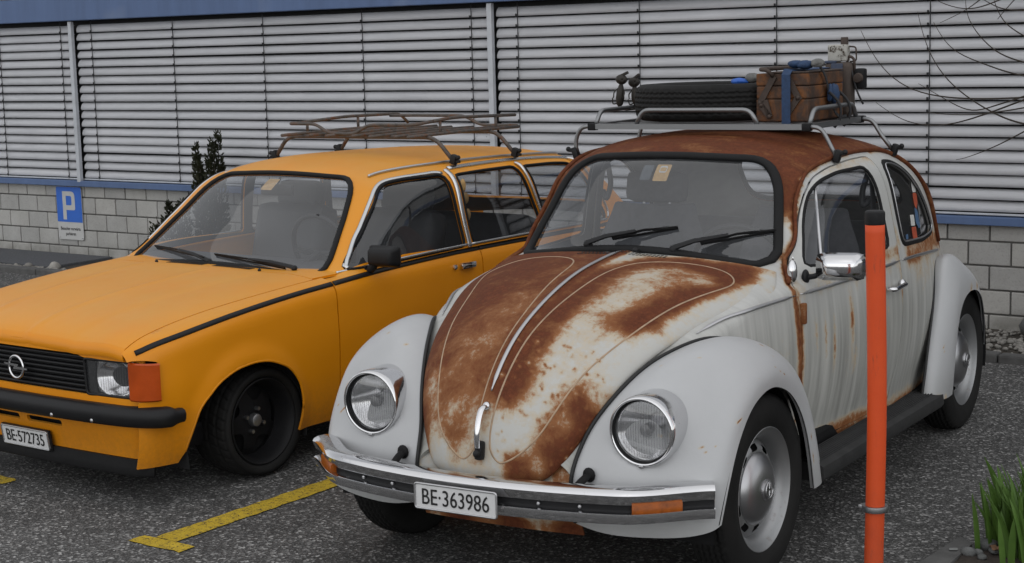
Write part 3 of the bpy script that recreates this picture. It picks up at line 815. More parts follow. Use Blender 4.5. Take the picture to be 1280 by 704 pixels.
for s in (1, -1):
    dp = side(shrink(doorP, .0045), s)
    V, F, V2 = patch(S, dp, [side(dwinP, s)], .016, (-1.0, 0, .75))
    o = mesh('door', V, F, M['rust'], Bp, attrs={'rust': door_rust(V, V2, s), 'dirt': shell_dirt(V)}); solid(o, .012, -1, M['interior'])
    if s == 1: o['label'] = 'white door with rust streaks and chrome belt strip'
    door = o
    q = side(resample(dwinP, 70, True), s); P = S(q); N = surf_normals(q)
    V, F = sweep(P-N*.004, circ(.006, 8, .008), True, N); mesh('window_seal', V, F, M['seal'], door)
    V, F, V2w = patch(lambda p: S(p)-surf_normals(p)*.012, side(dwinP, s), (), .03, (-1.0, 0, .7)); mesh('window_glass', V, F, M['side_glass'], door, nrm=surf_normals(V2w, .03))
    vb = S(side([(-.806, .945), (-.955, 1.232)], s)); vb = vb+np.array([0, -s*.006, 0]); V, F = sweep(np.linspace(vb[0], vb[1], 6), circ(.004, 8, .006)); mesh('vent_window_bar', V, F, M['trim'], door)
    # quarter window
    q = side(resample(qwinP, 70, True), s); P = S(q); N = surf_normals(q)
    V, F = sweep(P, circ(.006, 8, .011), True, N); mesh('quarter_window_seal', V, F, M['seal'], Bp)
    q2 = side(resample(shrink(qwinP, .009), 70, True), s); V, F = tube(S(q2)+surf_normals(q2)*.004, .0035, 6, True); mesh('quarter_window_trim', V, F, M['trim'], Bp)
    V, F, V2w = patch(lambda p: S(p)-surf_normals(p)*.010, side(qwinP, s), (), .03, (-1.6, 0, .7)); qg = mesh('quarter_window_glass', V, F, M['side_glass'], Bp, nrm=surf_normals(V2w, .03))
    # drip rail
    rl = railUV[s]; P = S(rl); N = surf_normals(rl); V, F = sweep(P+N*.006, [(-.006, -.008), (.008, -.007), (.010, .003), (.002, .006), (-.006, .006)], False, N)
    mesh('drip_rail', V, F, M['rust'], Bp, attrs={'rust': np.full(len(V), .80), 'dirt': np.zeros(len(V))})
    # chrome belt strip in three pieces
    for xa, xb in ((-.525, .02), (-1.468, -.562), (-2.20, -1.495)):
        xs = np.linspace(xa, xb, 40); zz = np.interp(xs, [-2.3, -2.131, -1.957, -1.771, -1.582, -1.447, -1.251, -1.089, -.812, -.584, -.368, -.232, -.141, -.084, -.031, .023], [.822, .839, .853, .866, .875, .879, .875, .872, .870, .868, .866, .863, .854, .843, .830, .813])
        q = side(np.c_[xs, zz], s)[[0, 7, 13, 20, 26, 32, 39]]; N = surf_normals(q, .03); PN = curve(np.c_[S(q), N], 40); P, N = PN[:, :3], PN[:, 3:]
        V, F = sweep(P+N*.004, circ(.0045, 8, .0065), False, N, scale=np.clip(np.minimum(np.arange(40), np.arange(40)[::-1])/3.0, .35, 1)); mesh('belt_strip', V, F, M['trim'], Bp)
    # door handle and hinges
    hp = S(side([(-1.385, .79)], s))[0]
    mb = MB(); y = hp[1]+s*.03
    mb.add(rtube([(-1.44, hp[1]+s*.004, .79), (-1.44, y, .79), (-1.29, y+s*.002, .788), (-1.29, hp[1]+s*.004, .788)], .010, .02, 8)).add(ball((-1.44, hp[1]+s*.012, .79), (.02, .016, .02), 10, 6))
    mb.build('door_handle', M['chrome'], door, ang=50)
    for hz in (.80, .47):
        hp = S(side([(-.562, hz)], s))[0]; mb = MB(); mb.add(box((hp[0]-.004, hp[1]+s*.006, hz), (.026, .02, .075), .005)); 
        o2 = mb.build('hinge', M['rust'], door, ang=30); 
        for k_, v_ in (('rust', .66), ('dirt', .5)):
            a_ = o2.data.attributes.new(k_, 'FLOAT', 'POINT'); a_.data.foreach_set('value', np.full(len(o2.data.vertices), v_, np.float32))
# windscreen rubber and glass
P = S(ws); N = surf_normals(ws)
def band(uv_closed, w, hgt, mat, name, parent, lift=.004):
    q = np.asarray(uv_closed); P = S(q); N = surf_normals(q)
    pr = [(-.008, -w/2), (hgt*.5, -w/2*.92), (hgt, -w/2*.5), (hgt, w/2*.5), (hgt*.5, w/2*.92), (-.008, w/2)]
    V, F = sweep(P+N*lift, pr, True, N); return mesh(name, V, F, mat, parent)
wseal = band(ws, .036, .011, M['seal'], 'windscreen_seal', Bp)
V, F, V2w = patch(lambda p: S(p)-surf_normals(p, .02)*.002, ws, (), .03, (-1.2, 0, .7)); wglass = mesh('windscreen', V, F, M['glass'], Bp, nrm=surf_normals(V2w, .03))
band(rw, .04, .011, M['seal'], 'rear_window_seal', Bp)
V, F, _ = patch(lambda p: S(p)-surf_normals(p)*.002, rw, (), .03, (-1.2, 0, .7)); mesh('rear_window', V, F, M['side_glass'], Bp)
# ---------------- bonnet
HC = np.array([(-.452, 1.004), (-.37, 1.001), (-.245, .990), (-.095, .969), (.085, .923), (.223, .872), (.34, .812), (.439, .732), (.522, .627), (.560, .545), (.578, .465), (.584, .415), (.586, .388)])
HE = np.array([(-.545, .550, .945), (-.42, .592, .889), (-.27, .566, .872), (-.13, .522, .853), (.03, .470, .813), (.175, .425, .765), (.277, .388, .713), (.345, .360, .663), (.425, .316, .572), (.473, .278, .500), (.520, .226, .430), (.550, .150, .398), (.578, .045, .385)])
ht = np.r_[0, np.cumsum(np.linalg.norm(np.diff(HC, axis=0), axis=1))]; ht /= ht[-1]
hCf, hEf = nspl(ht, HC), nspl(ht, HE)
def gdrop(s): s = np.abs(s); return .50*s**2+.50*(1-np.sqrt(np.clip(1-s**3.2, 0, 1)))
def Hd(q, lift=0.0):
    q = np.asarray(q, float); t = np.clip(q[..., 0], 0, 1); s = q[..., 1]
    c = hCf(t); e = hEf(t); g = gdrop(s)[..., None]
    xz = c+(np.stack([e[..., 0], e[..., 2]], -1)-c)*g
    y = e[..., 1]*s
    # raised centre spine
    sp = .010*np.exp(-(y/.030)**2)*smooth01((.93-t)/.1)
    dt = .004; T = hCf(np.clip(t+dt, 0, 1))-hCf(np.clip(t-dt, 0, 1)); T /= np.linalg.norm(T, axis=-1)[..., None]+1e-12
    n = np.stack([-T[..., 1], T[..., 0]], -1)
    n *= np.sign(n[..., 1:2]*.6+n[..., 0:1]*.6+1e-9)
    xz = xz+n*(sp+lift)[..., None] if np.ndim(lift) else xz+n*(sp[..., None]+lift)
    return np.stack([xz[..., 0], y, xz[..., 1]], -1)
def Hn(q):
    q = np.asarray(q, float); e = .003
    a = Hd(np.c_[np.clip(q[:, 0]+e, 0, 1), q[:, 1]])-Hd(np.c_[np.clip(q[:, 0]-e, 0, 1), q[:, 1]]); b = Hd(np.c_[q[:, 0], np.clip(q[:, 1]+e, -1, 1)])-Hd(np.c_[q[:, 0], np.clip(q[:, 1]-e, -1, 1)])
    n = np.cross(a, b); n /= np.linalg.norm(n, axis=1)[:, None]+1e-12; c = Hd(q)-np.array([-.1, 0, .5]); n[(n*c).sum(1) < 0] *= -1
    return n
BONNET_STROKES = [(0.734, -0.757, 0.0407, 0.52), (0.753, -0.757, 0.0407, 0.52), (0.772, -0.764, 0.0406, 0.52), (0.792, -0.764, 0.0405, 0.52), (0.811, -0.757, 0.0404, 0.52), (0.826, -0.741, 0.0403, 0.52), (0.846, -0.726, 0.0402, 0.52), (0.861, -0.711, 0.0401, 0.52), (0.9, -0.642, 0.062, 0.2), (0.931, -0.741, 0.0621, 0.2), (0.958, -0.811, 0.0622, 0.2), (0.981, -0.972, 0.0621, 0.2), (0.977, -0.511, 0.0527, 0.22), (0.985, -0.257, 0.0524, 0.22), (0.915, -0.211, 0.0524, 0.4), (0.892, -0.111, 0.0522, 0.4), (0.896, -0.181, 0.0524, 0.4), (0.907, -0.334, 0.0526, 0.4), (0.842, -0.519, 0.0708, 0.6), (0.815, -0.465, 0.0708, 0.6), (0.815, -0.388, 0.0706, 0.6), (0.842, -0.288, 0.0702, 0.6), (0.873, -0.396, 0.044, 0.7), (0.506, -0.373, 0.092, 0.64), (0.575, -0.357, 0.0908, 0.64), (0.571, -0.334, 0.0908, 0.64), (0.51, -0.319, 0.0917, 0.64), (0.436, -0.319, 0.093, 0.64), (0.699, -0.342, 0.0802, 0.62), (0.737, -0.38, 0.08, 0.62), (0.741, -0.38, 0.0799, 0.62), (0.703, -0.334, 0.0801, 0.62), (0.66, -0.303, 0.0805, 0.62), (0.776, -0.165, 0.0614, 0.62), (0.819, -0.042, 0.0609, 0.62), (0.44, 0.035, 0.0275, 0.34), (0.734, -0.012, 0.0525, 0.84), (0.71, -0.004, 0.0526, 0.84), (0.687, -0.004, 0.0528, 0.84), (0.664, 0.004, 0.0529, 0.84), (0.637, -0.004, 0.0532, 0.84), (0.664, 0.004, 0.0529, 0.84), (0.687, -0.004, 0.0528, 0.84), (0.71, -0.004, 0.0526, 0.84), (0.734, -0.012, 0.0525, 0.84), (0.757, -0.027, 0.0524, 0.84), (0.776, -0.05, 0.0524, 0.84), (0.089, -0.711, 0.1271, 0.82), (0.274, -0.657, 0.122, 0.82), (0.386, -0.68, 0.1195, 0.82), (0.278, -0.257, 0.0669, 0.72), (0.259, -0.204, 0.067, 0.72), (0.236, -0.15, 0.0671, 0.72), (0.208, -0.104, 0.0674, 0.72), (0.583, 0.35, 0.1237, 0.1), (0.525, 0.411, 0.1246, 0.1), (0.548, 0.488, 0.1239, 0.1), (0.622, 0.557, 0.1223, 0.1), (0.714, 0.426, 0.1301, 0.05), (0.772, 0.396, 0.1295, 0.05), (0.737, 0.411, 0.1298, 0.05), (0.676, 0.434, 0.1306, 0.05), (0.861, 0.426, 0.086, 0.08), (0.9, 0.403, 0.0861, 0.08), (0.873, 0.465, 0.0859, 0.08), (0.838, 0.519, 0.0859, 0.08), (0.579, 0.649, 0.0965, 0.3), (0.633, 0.718, 0.0957, 0.3), (0.687, 0.764, 0.0951, 0.3), (0.722, 0.688, 0.0949, 0.3), (0.579, 0.818, 0.0699, 0.14), (0.544, 0.849, 0.0703, 0.14), (0.51, 0.872, 0.0706, 0.14), (0.386, 0.488, 0.1, 0.42), (0.309, 0.496, 0.1014, 0.42), (0.378, 0.511, 0.1001, 0.42), (0.452, 0.503, 0.0989, 0.42), (0.193, 0.503, 0.0659, 0.52), (0.189, 0.58, 0.0658, 0.52), (0.181, 0.649, 0.0657, 0.52), (0.398, 0.657, 0.0632, 0.36), (0.772, 0.134, 0.0652, 0.84), (0.741, 0.134, 0.0654, 0.84), (0.714, 0.134, 0.0656, 0.84), (0.683, 0.134, 0.0658, 0.84), (0.649, 0.134, 0.0661, 0.84), (0.618, 0.134, 0.0664, 0.84), (0.583, 0.142, 0.0667, 0.84), (0.544, 0.134, 0.0672, 0.84), (0.506, 0.142, 0.0676, 0.84), (0.467, 0.142, 0.0681, 0.84), (0.429, 0.15, 0.0685, 0.84), (0.386, 0.158, 0.069, 0.84), (0.344, 0.165, 0.0695, 0.84), (0.297, 0.165, 0.0701, 0.84), (0.255, 0.181, 0.0707, 0.84), (0.208, 0.188, 0.0713, 0.84), (0.154, 0.227, 0.0671, 0.8), (0.127, 0.265, 0.0673, 0.8), (0.097, 0.296, 0.0676, 0.8), (0.077, 0.342, 0.0678, 0.8), (0.062, 0.396, 0.0679, 0.8), (0.062, 0.465, 0.0677, 0.8), (0.058, 0.526, 0.0676, 0.8), (0.058, 0.595, 0.0675, 0.8), (0.054, 0.657, 0.0674, 0.8), (0.046, 0.718, 0.0674, 0.8), (0.046, 0.78, 0.0673, 0.8), (0.046, 0.841, 0.0672, 0.8), (0.058, 0.895, 0.0908, 0.88), (0.085, 0.841, 0.0903, 0.88), (0.135, 0.834, 0.0894, 0.88), (0.193, 0.849, 0.0884, 0.88), (0.243, 0.841, 0.0877, 0.88), (0.297, 0.841, 0.0869, 0.88), (0.351, 0.841, 0.0861, 0.88), (0.394, 0.834, 0.0855, 0.88), (0.432, 0.811, 0.085, 0.88), (0.467, 0.78, 0.0846, 0.88), (0.162, 0.718, 0.047, 0.5), (0.027, 0.98, 0.0482, 0.12), (0.054, 0.957, 0.0478, 0.12), (0.085, 0.957, 0.0474, 0.12), (0.108, 0.949, 0.0472, 0.12), (0.139, 0.957, 0.0469, 0.12), (0.166, 0.964, 0.0466, 0.12), (0.193, 0.964, 0.0464, 0.12), (0.22, 0.964, 0.0462, 0.12), (0.247, 0.964, 0.046, 0.12), (0.278, 0.964, 0.0458, 0.12), (0.305, 0.964, 0.0456, 0.12), (0.332, 0.964, 0.0454, 0.12), (0.359, 0.964, 0.0452, 0.12), (0.382, 0.964, 0.045, 0.12), (0.405, 0.964, 0.0449, 0.12), (0.429, 0.964, 0.0447, 0.12), (0.012, 0.995, 0.034, 0.4), (0.498, 0.957, 0.053, 0.12), (0.525, 0.957, 0.0528, 0.12), (0.556, 0.957, 0.0526, 0.12), (0.587, 0.957, 0.0524, 0.12), (0.618, 0.949, 0.0522, 0.12), (0.784, 0.695, 0.0386, 0.42), (0.768, 0.718, 0.0387, 0.42), (0.757, 0.741, 0.0387, 0.42), (0.741, 0.757, 0.0387, 0.42), (0.761, 0.91, 0.0645, 0.84), (0.788, 0.926, 0.0644, 0.84), (0.815, 0.926, 0.0643, 0.84), (0.838, 0.91, 0.0643, 0.84), (0.861, 0.903, 0.0642, 0.84), (0.888, 0.903, 0.0642, 0.84), (0.907, 0.903, 0.0643, 0.84), (0.931, 0.91, 0.0643, 0.84), (0.958, 0.934, 0.0644, 0.84), (0.714, 0.964, 0.0388, 0.5), (0.745, 0.941, 0.0387, 0.5), (0.68, 0.949, 0.0389, 0.16), (0.857, 0.764, 0.0428, 0.6), (0.938, 0.749, 0.0429, 0.4), (0.958, 0.526, 0.0474, 0.76), (0.954, 0.388, 0.0475, 0.76), (0.958, 0.465, 0.0474, 0.76), (0.961, 0.611, 0.0474, 0.76), (0.965, 0.764, 0.0473, 0.76), (0.826, 0.811, 0.0385, 0.52), (0.911, 0.111, 0.0346, 0.3), (0.923, 0.142, 0.0346, 0.3), (0.938, 0.173, 0.0346, 0.3), (0.954, 0.211, 0.0346, 0.3), (0.965, 0.25, 0.0346, 0.3), (0.977, 0.188, 0.0347, 0.3), (0.988, 0.111, 0.0348, 0.3), (0.822, 0.995, 0.0065, 0.52), (0.799, 0.749, 0.006, 0.47), (0.741, 0.449, 0.0068, 0.75), (0.757, 0.987, 0.0053, 0.51), (0.618, -0.204, 0.0056, 0.53), (0.9, 0.688, 0.0057, 0.6), (0.618, 0.035, 0.0048, 0.47), (0.919, 0.918, 0.0065, 0.48), (0.846, 0.987, 0.0048, 0.74), (0.61, 0.772, 0.007, 0.66), (0.784, 0.565, 0.0055, 0.73), (0.873, 0.772, 0.0048, 0.71), (0.734, 0.91, 0.0059, 0.72), (0.757, 0.788, 0.0042, 0.53), (0.641, 0.565, 0.0078, 0.51), (0.676, 0.834, 0.008, 0.65), (0.78, 0.603, 0.0064, 0.61), (0.683, 0.219, 0.0057, 0.73), (0.61, 0.434, 0.0074, 0.66), (0.629, 0.757, 0.0069, 0.44), (0.687, 0.595, 0.0042, 0.71), (0.799, 0.158, 0.0075, 0.5), (0.903, 0.457, 0.0052, 0.66), (0.842, 0.303, 0.0034, 0.74), (0.625, 0.657, 0.004, 0.65), (0.614, 0.188, 0.0083, 0.47), (0.745, 0.004, 0.0063, 0.67), (0.737, 0.081, 0.0032, 0.57), (0.83, 0.964, 0.0076, 0.67), (0.811, 0.995, 0.0054, 0.49), (0.703, 0.626, 0.0036, 0.57), (0.606, 0.68, 0.0061, 0.55), (0.649, 0.388, 0.0081, 0.51), (0.741, 0.642, 0.0031, 0.6), (0.633, -0.05, 0.0033, 0.47), (0.834, 0.196, 0.0057, 0.74), (0.815, 0.365, 0.0062, 0.68), (0.676, 0.634, 0.0052, 0.59), (0.641, 0.257, 0.0069, 0.5), (0.687, -0.004, 0.0043, 0.49), (0.761, 0.58, 0.0046, 0.63), (0.911, 0.48, 0.008, 0.66), (0.78, 0.526, 0.006, 0.44), (0.788, 0.519, 0.0039, 0.45), (0.71, 0.78, 0.0057, 0.72), (0.695, 0.565, 0.0081, 0.54), (0.73, 0.058, 0.0075, 0.64), (0.772, 0.48, 0.0041, 0.61), (0.722, 0.019, 0.005, 0.73), (0.869, 0.211, 0.004, 0.61), (0.768, 0.457, 0.0069, 0.55), (0.66, -0.027, 0.0035, 0.7), (0.9, 0.995, 0.0066, 0.43), (0.849, 0.895, 0.0067, 0.58), (0.768, 0.411, 0.0072, 0.51), (0.764, 0.595, 0.0079, 0.69), (0.691, 0.434, 0.0053, 0.64), (0.772, 0.987, 0.0072, 0.45), (0.931, 0.741, 0.0038, 0.56), (0.645, -0.119, 0.0079, 0.75), (0.629, 0.496, 0.0046, 0.5), (0.819, 0.849, 0.0053, 0.59), (0.803, 0.173, 0.008, 0.67), (0.795, 0.142, 0.0068, 0.5), (0.734, 0.903, 0.0066, 0.55), (0.606, 0.234, 0.0062, 0.71), (0.792, 0.242, 0.0055, 0.55), (0.68, 0.88, 0.0069, 0.64), (0.861, 0.995, 0.0042, 0.63), (0.83, 0.572, 0.008, 0.63), (0.876, 0.995, 0.0064, 0.69), (0.792, 0.857, 0.0077, 0.71), (0.888, 0.273, 0.007, 0.49), (0.788, 0.864, 0.004, 0.69), (0.826, 0.234, 0.0053, 0.5), (0.761, 0.634, 0.0041, 0.74), (0.606, -0.181, 0.0058, 0.7), (0.842, 0.88, 0.0055, 0.64), (0.703, 0.28, 0.0057, 0.43), (0.869, 0.219, 0.0039, 0.67), (0.726, 0.788, 0.0065, 0.68), (0.61, 0.68, 0.0039, 0.55), (0.707, 0.426, 0.0031, 0.6), (0.691, 0.903, 0.0058, 0.55), (0.888, 0.741, 0.0046, 0.63), (0.788, 0.588, 0.0077, 0.45), (0.683, 0.757, 0.0064, 0.68), (0.73, 0.665, 0.0074, 0.45), (0.73, 0.649, 0.0058, 0.7), (0.795, 0.926, 0.0046, 0.5), (0.683, 0.38, 0.0045, 0.74), (0.888, 0.288, 0.005, 0.54), (0.629, 0.142, 0.0055, 0.47), (0.707, 0.403, 0.0077, 0.72), (0.819, 0.603, 0.0078, 0.53), (0.707, 0.019, 0.0041, 0.64), (0.734, 0.373, 0.0072, 0.5), (0.795, 0.941, 0.0051, 0.69), (0.896, 0.626, 0.0078, 0.59), (0.822, 0.426, 0.0065, 0.54), (0.668, 0.288, 0.0081, 0.54), (0.892, 0.795, 0.004, 0.74), (0.618, -0.096, 0.005, 0.54), (0.68, 0.473, 0.0074, 0.55), (0.826, 0.426, 0.0038, 0.52), (0.587, 0.695, 0.0038, 0.49), (0.761, 0.28, 0.0043, 0.53), (0.699, 0.173, 0.0063, 0.53), (0.861, 0.595, 0.0033, 0.47), (0.726, 0.857, 0.007, 0.46), (0.876, 0.811, 0.0047, 0.67), (0.734, 0.626, 0.0082, 0.55), (0.811, 0.626, 0.0046, 0.7), (0.795, 0.734, 0.0058, 0.75), (0.606, 0.327, 0.0037, 0.75), (0.923, 0.365, 0.0065, 0.72), (0.73, 0.035, 0.0072, 0.42), (0.741, 0.081, 0.004, 0.47), (0.614, 0.488, 0.0082, 0.63), (0.915, 0.227, 0.0043, 0.58), (0.641, 0.419, 0.0057, 0.44), (0.915, 0.465, 0.0073, 0.59), (0.876, 0.98, 0.0037, 0.58), (0.66, -0.012, 0.0037, 0.49), (0.699, -0.05, 0.0051, 0.63), (0.618, 0.741, 0.0036, 0.69), (0.664, 0.534, 0.005, 0.52), (0.753, 0.473, 0.0051, 0.68), (0.772, 0.903, 0.0054, 0.51), (0.811, 0.864, 0.0032, 0.6), (0.683, 0.096, 0.0061, 0.63), (0.842, 0.849, 0.0066, 0.58), (0.876, 0.181, 0.0073, 0.7), (0.598, 0.388, 0.0041, 0.46), (0.78, 0.741, 0.004, 0.74), (0.884, 0.426, 0.0066, 0.51), (0.768, 0.972, 0.0051, 0.56), (0.745, 0.764, 0.0064, 0.46), (0.683, 0.642, 0.0078, 0.49), (0.795, 0.434, 0.005, 0.59), (0.629, 0.772, 0.0071, 0.65), (0.737, 0.811, 0.0054, 0.53), (0.691, 0.411, 0.004, 0.58), (0.78, 0.234, 0.006, 0.52), (0.822, 0.273, 0.0075, 0.49), (0.815, 0.788, 0.0075, 0.65), (0.683, 0.219, 0.0075, 0.52), (0.726, 0.158, 0.0047, 0.5)]
#STROKES#
ts = np.linspace(0, 1, 130); ss = np.sin(np.linspace(-1, 1, 97)*math.pi/2)
V, F = grid(lambda u, v: Hd(np.stack([u, v], -1)), ts, ss)
uu, vv = np.meshgrid(ts, ss, indexing='ij'); uv = np.c_[uu.ravel(), vv.ravel()]
br = np.where(V[:, 1] < .02, .78, .31)
for (t_, s_, r_, val) in BONNET_STROKES:
    c_ = Hd(np.array([[t_, s_]]))[0]; val = max(val, .23); k = np.exp(-1.1*((V-c_)**2).sum(1)/r_**2); br = br*(1-k)+val*k
nn = normals_of(V, F)
if nn[65*97+48][2] < 0: F = [f[::-1] for f in F]
hood = mesh('bonnet', V, F, M['rust_hood'], Bp, attrs={'rust': br, 'dirt': np.full(len(V), .1)}); solid(hood, .010, -1)
# bonnet ornaments: centre strip, pressed loops, handle
q = np.c_[np.linspace(.03, .775, 60), np.zeros(60)]
V, F = sweep(Hd(q, .003), circ(.0045, 8, .0075), False, Hn(q), scale=np.clip(np.minimum(np.arange(60), np.arange(60)[::-1])/3, .4, 1)); mesh('centre_strip', V, F, M['trim'], hood)
M['bead'] = simple('cream_pressed_line', (.36, .25, .16), .6, 0, .3, 30)
for s in (1, -1):
    loop = curve([(.942, .30*s), (.925, .16*s), (.895, .10*s), (.80, .085*s), (.656, .092*s), (.49, .108*s), (.344, .135*s), (.22, .155*s), (.13, .21*s), (.075, .36*s), (.055, .55*s), (.060, .70*s), (.085, .785*s), (.15, .845*s), (.32, .815*s), (.48, .80*s), (.60, .775*s), (.72, .715*s), (.80, .685*s), (.855, .65*s), (.90, .57*s), (.93, .44*s)], 170, True)
    loop[:, 1] = np.clip(loop[:, 1], -.97, .97)
    V, F = sweep(Hd(loop, -.0005), circ(.0022, 6, .0034), True, Hn(loop)); mesh('pressed_line', V, F, M['bead'], hood)
hz = lambda t, l: Hd(np.array([[t, 0.]]), l)[0]
mb = MB(); mb.add(sweep(curve([hz(.815, .004), hz(.825, .028), hz(.85, .036), hz(.885, .036), hz(.912, .028)], 24), circ(.007, 8, .010), False, (1, 0, .4)))
mb.add(ball(hz(.815, .004), (.014, .014, .016), 10, 6)); mb.build('handle', M['chrome'], hood, ang=60)
mb = MB(); mb.add(box(hz(.918, .012), (.03, .028, .062), .01, rotm('Y', -.12))).add(ball(hz(.925, .03), (.014, .012, .014), 8, 6)); mb.build('lock', M['black_plastic'], hood, ang=40)
# air intake slots at the rear edge of the bonnet
mb = MB()
for k in range(24):
    sv_ = (k-11.5)*.0145/.55
    for t_ in (.012, .030):
        c_ = Hd(np.array([[t_, sv_]]), .0012)[0]; mb.add(box(c_, (.011, .0085, .0014), 0))
mb.build('air_slots', M['ink'], hood, smooth=False, kind='stuff')
mb = MB(); mb.add(ball((-.475, .03, 1.012), (.012, .012, .010), 10, 6)).add(box((-.475, .03, 1.004), (.028, .024, .01), .003)); mb.build('washer_jet', M['black_plastic'], Bp, ang=40)
# apron below the bonnet and body front
def apron(q): 
    y, z = q[:, 0], q[:, 1]; return np.c_[.530-.20*y**2-.62*np.maximum(z-.40, 0)-.06*smooth01((.36-z)/.16), y, z]
V, F, _ = patch(apron, [(-.30, .225), (.30, .225), (.300, .49), (-.300, .49)], (), .02, (0, 0, .3))
ar = np.clip(.34+.16*np.sin(V[:, 1]*31)+.35*smooth01((.30-V[:, 2])/.06), 0, 1)
o = mesh('front_apron', V, F, M['rust'], Bp, attrs={'rust': ar, 'dirt': np.full(len(V), .8)}); solid(o, .006)
# ---------------- wings
def wing(rows, st, s, name, rust, holes=()):
    n = len(rows[0]); m = len(rows); P = np.array(rows, float)      # m rows across, n stations along
    tt = np.linspace(0, 1, n); uu = np.linspace(0, 1, m)
    fa = nspl(tt, P.transpose(1, 0, 2).reshape(n, -1))
    A = fa(np.linspace(0, 1, st)).reshape(st, m, 3)
    fb = nspl(uu, A.transpose(1, 0, 2).reshape(m, -1)); na = 40
    G = fb(np.sin(np.linspace(0, 1, na)*math.pi/2)**1.0).reshape(na, st, 3)
    lip = G[-1].copy(); inn = lip.copy(); inn[:, 1] -= .02; c = lip.mean(0); c[2] = .31
    inn2 = lip+np.array([0, -.018, 0])+(lip-c)*np.array([.02, 0, .02])
    G = np.concatenate([G, (lip*.5+inn2*.5)[None]+np.array([0, .004, 0]), inn2[None]], 0)
    if name == 'front_wing':      # flattened pocket that carries the headlight
        rr = np.hypot(G[..., 1]-.51, G[..., 2]-.582); k = smooth01((.110-rr)/.012)*(G[..., 0] > .28); lim = np.minimum(G[..., 0], .428); G[..., 0] = G[..., 0]*(1-k)+lim*k
    G[..., 1] *= s
    k, l = G.shape[:2]; V = G.reshape(-1, 3); F = [(i*l+j, (i+1)*l+j, (i+1)*l+j+1, i*l+j+1) for i in range(k-1) for j in range(l-1)]
    nn = normals_of(V, F); mid = V[(k//2)*l+l//2]; cc = V.mean(0)-np.array([0, s*.3, .2])
    if (nn[(k//2)*l+l//2]*(mid-cc)).sum() < 0: F = [f[::-1] for f in F]
    o = mesh(name, V, F, M['white_paint'], Bp, attrs={'rust': rust(V), 'dirt': .28+.5*smooth01((.40-V[:, 2])/.15)}); solid(o, .006, -1)
    o.data.materials.append(M['rubber']); o.modifiers[0].material_offset = 1
    return o, G
FW = [[(.500, .296, .275), (.512, .289, .405), (.464, .302, .512), (.400, .338, .608), (.277, .402, .714), (.15, .465, .772), (.02, .532, .798), (-.12, .583, .768), (-.32, .608, .675), (-.48, .634, .49), (-.57, .65, .27)],
      [(.505, .40, .258), (.505, .405, .395), (.458, .415, .51), (.392, .445, .625), (.290, .495, .742), (.166, .550, .798), (.02, .600, .812), (-.135, .642, .772), (-.31, .665, .672), (-.45, .685, .49), (-.535, .70, .262)],
      [(.485, .52, .255), (.485, .525, .39), (.440, .53, .50), (.376, .55, .615), (.280, .590, .730), (.165, .635, .785), (.02, .670, .792), (-.13, .700, .752), (-.285, .718, .655), (-.405, .732, .482), (-.48, .742, .256)],
      [(.455, .635, .262), (.450, .645, .385), (.412, .655, .49), (.350, .670, .590), (.264, .695, .690), (.158, .715, .742), (.025, .732, .750), (-.11, .742, .718), (-.245, .750, .63), (-.355, .756, .47), (-.425, .762, .25)],
      [(.425, .715, .280), (.415, .728, .385), (.390, .735, .475), (.335, .742, .568), (.25, .755, .652), (.145, .762, .697), (.03, .768, .706), (-.09, .771, .676), (-.21, .772, .600), (-.315, .774, .455), (-.385, .776, .242)],
      [(.395, .745, .300), (.380, .757, .385), (.352, .762, .455), (.302, .764, .533), (.22, .767, .613), (.13, .769, .652), (.035, .770, .661), (-.07, .770, .634), (-.17, .770, .572), (-.27, .770, .44), (-.335, .770, .236)]]
def fw_rust(V):
    a = np.full(len(V), .06)
    for s in (1, -1):
        a = blobs(V, [(.45, s*.505, .43, .022, .36), (-.20, s*.775, .55, .012, .5), (.40, -.42, .62, .008, .6)], a)
    r_ = random.Random(8)
    L = []
    for i in range(26):
        v = V[r_.randrange(len(V))]; L.append((v[0], v[1], v[2], r_.uniform(.003, .007), r_.uniform(.40, .75)))
    return blobs(V, L, a)
RW = [[(-1.735, .712, .27), (-1.775, .712, .36), (-1.85, .706, .5), (-1.955, .692, .66), (-2.06, .662, .785), (-2.25, .622, .790), (-2.46, .575, .725), (-2.64, .52, .61), (-2.75, .48, .48), (-2.80, .46, .34)],
      [(-1.73, .740, .262), (-1.775, .735, .36), (-1.85, .732, .5), (-1.95, .724, .668), (-2.055, .705, .805), (-2.25, .680, .806), (-2.45, .635, .738), (-2.65, .58, .62), (-2.76, .54, .48), (-2.81, .52, .34)],
      [(-1.76, .764, .256), (-1.81, .762, .355), (-1.88, .759, .49), (-1.97, .752, .645), (-2.075, .742, .775), (-2.25, .722, .780), (-2.44, .690, .715), (-2.62, .645, .605), (-2.73, .61, .47), (-2.78, .59, .34)],
      [(-1.86, .779, .246), (-1.91, .779, .345), (-1.955, .779, .46), (-2.02, .776, .595), (-2.11, .769, .700), (-2.26, .760, .722), (-2.43, .745, .675), (-2.59, .712, .58), (-2.70, .685, .46), (-2.745, .672, .335)],
      [(-1.985, .772, .240), (-2.005, .774, .335), (-2.028, .774, .435), (-2.07, .773, .535), (-2.15, .770, .615), (-2.27, .767, .645), (-2.41, .760, .626), (-2.54, .745, .565), (-2.64, .730, .465), (-2.685, .720, .335)]]
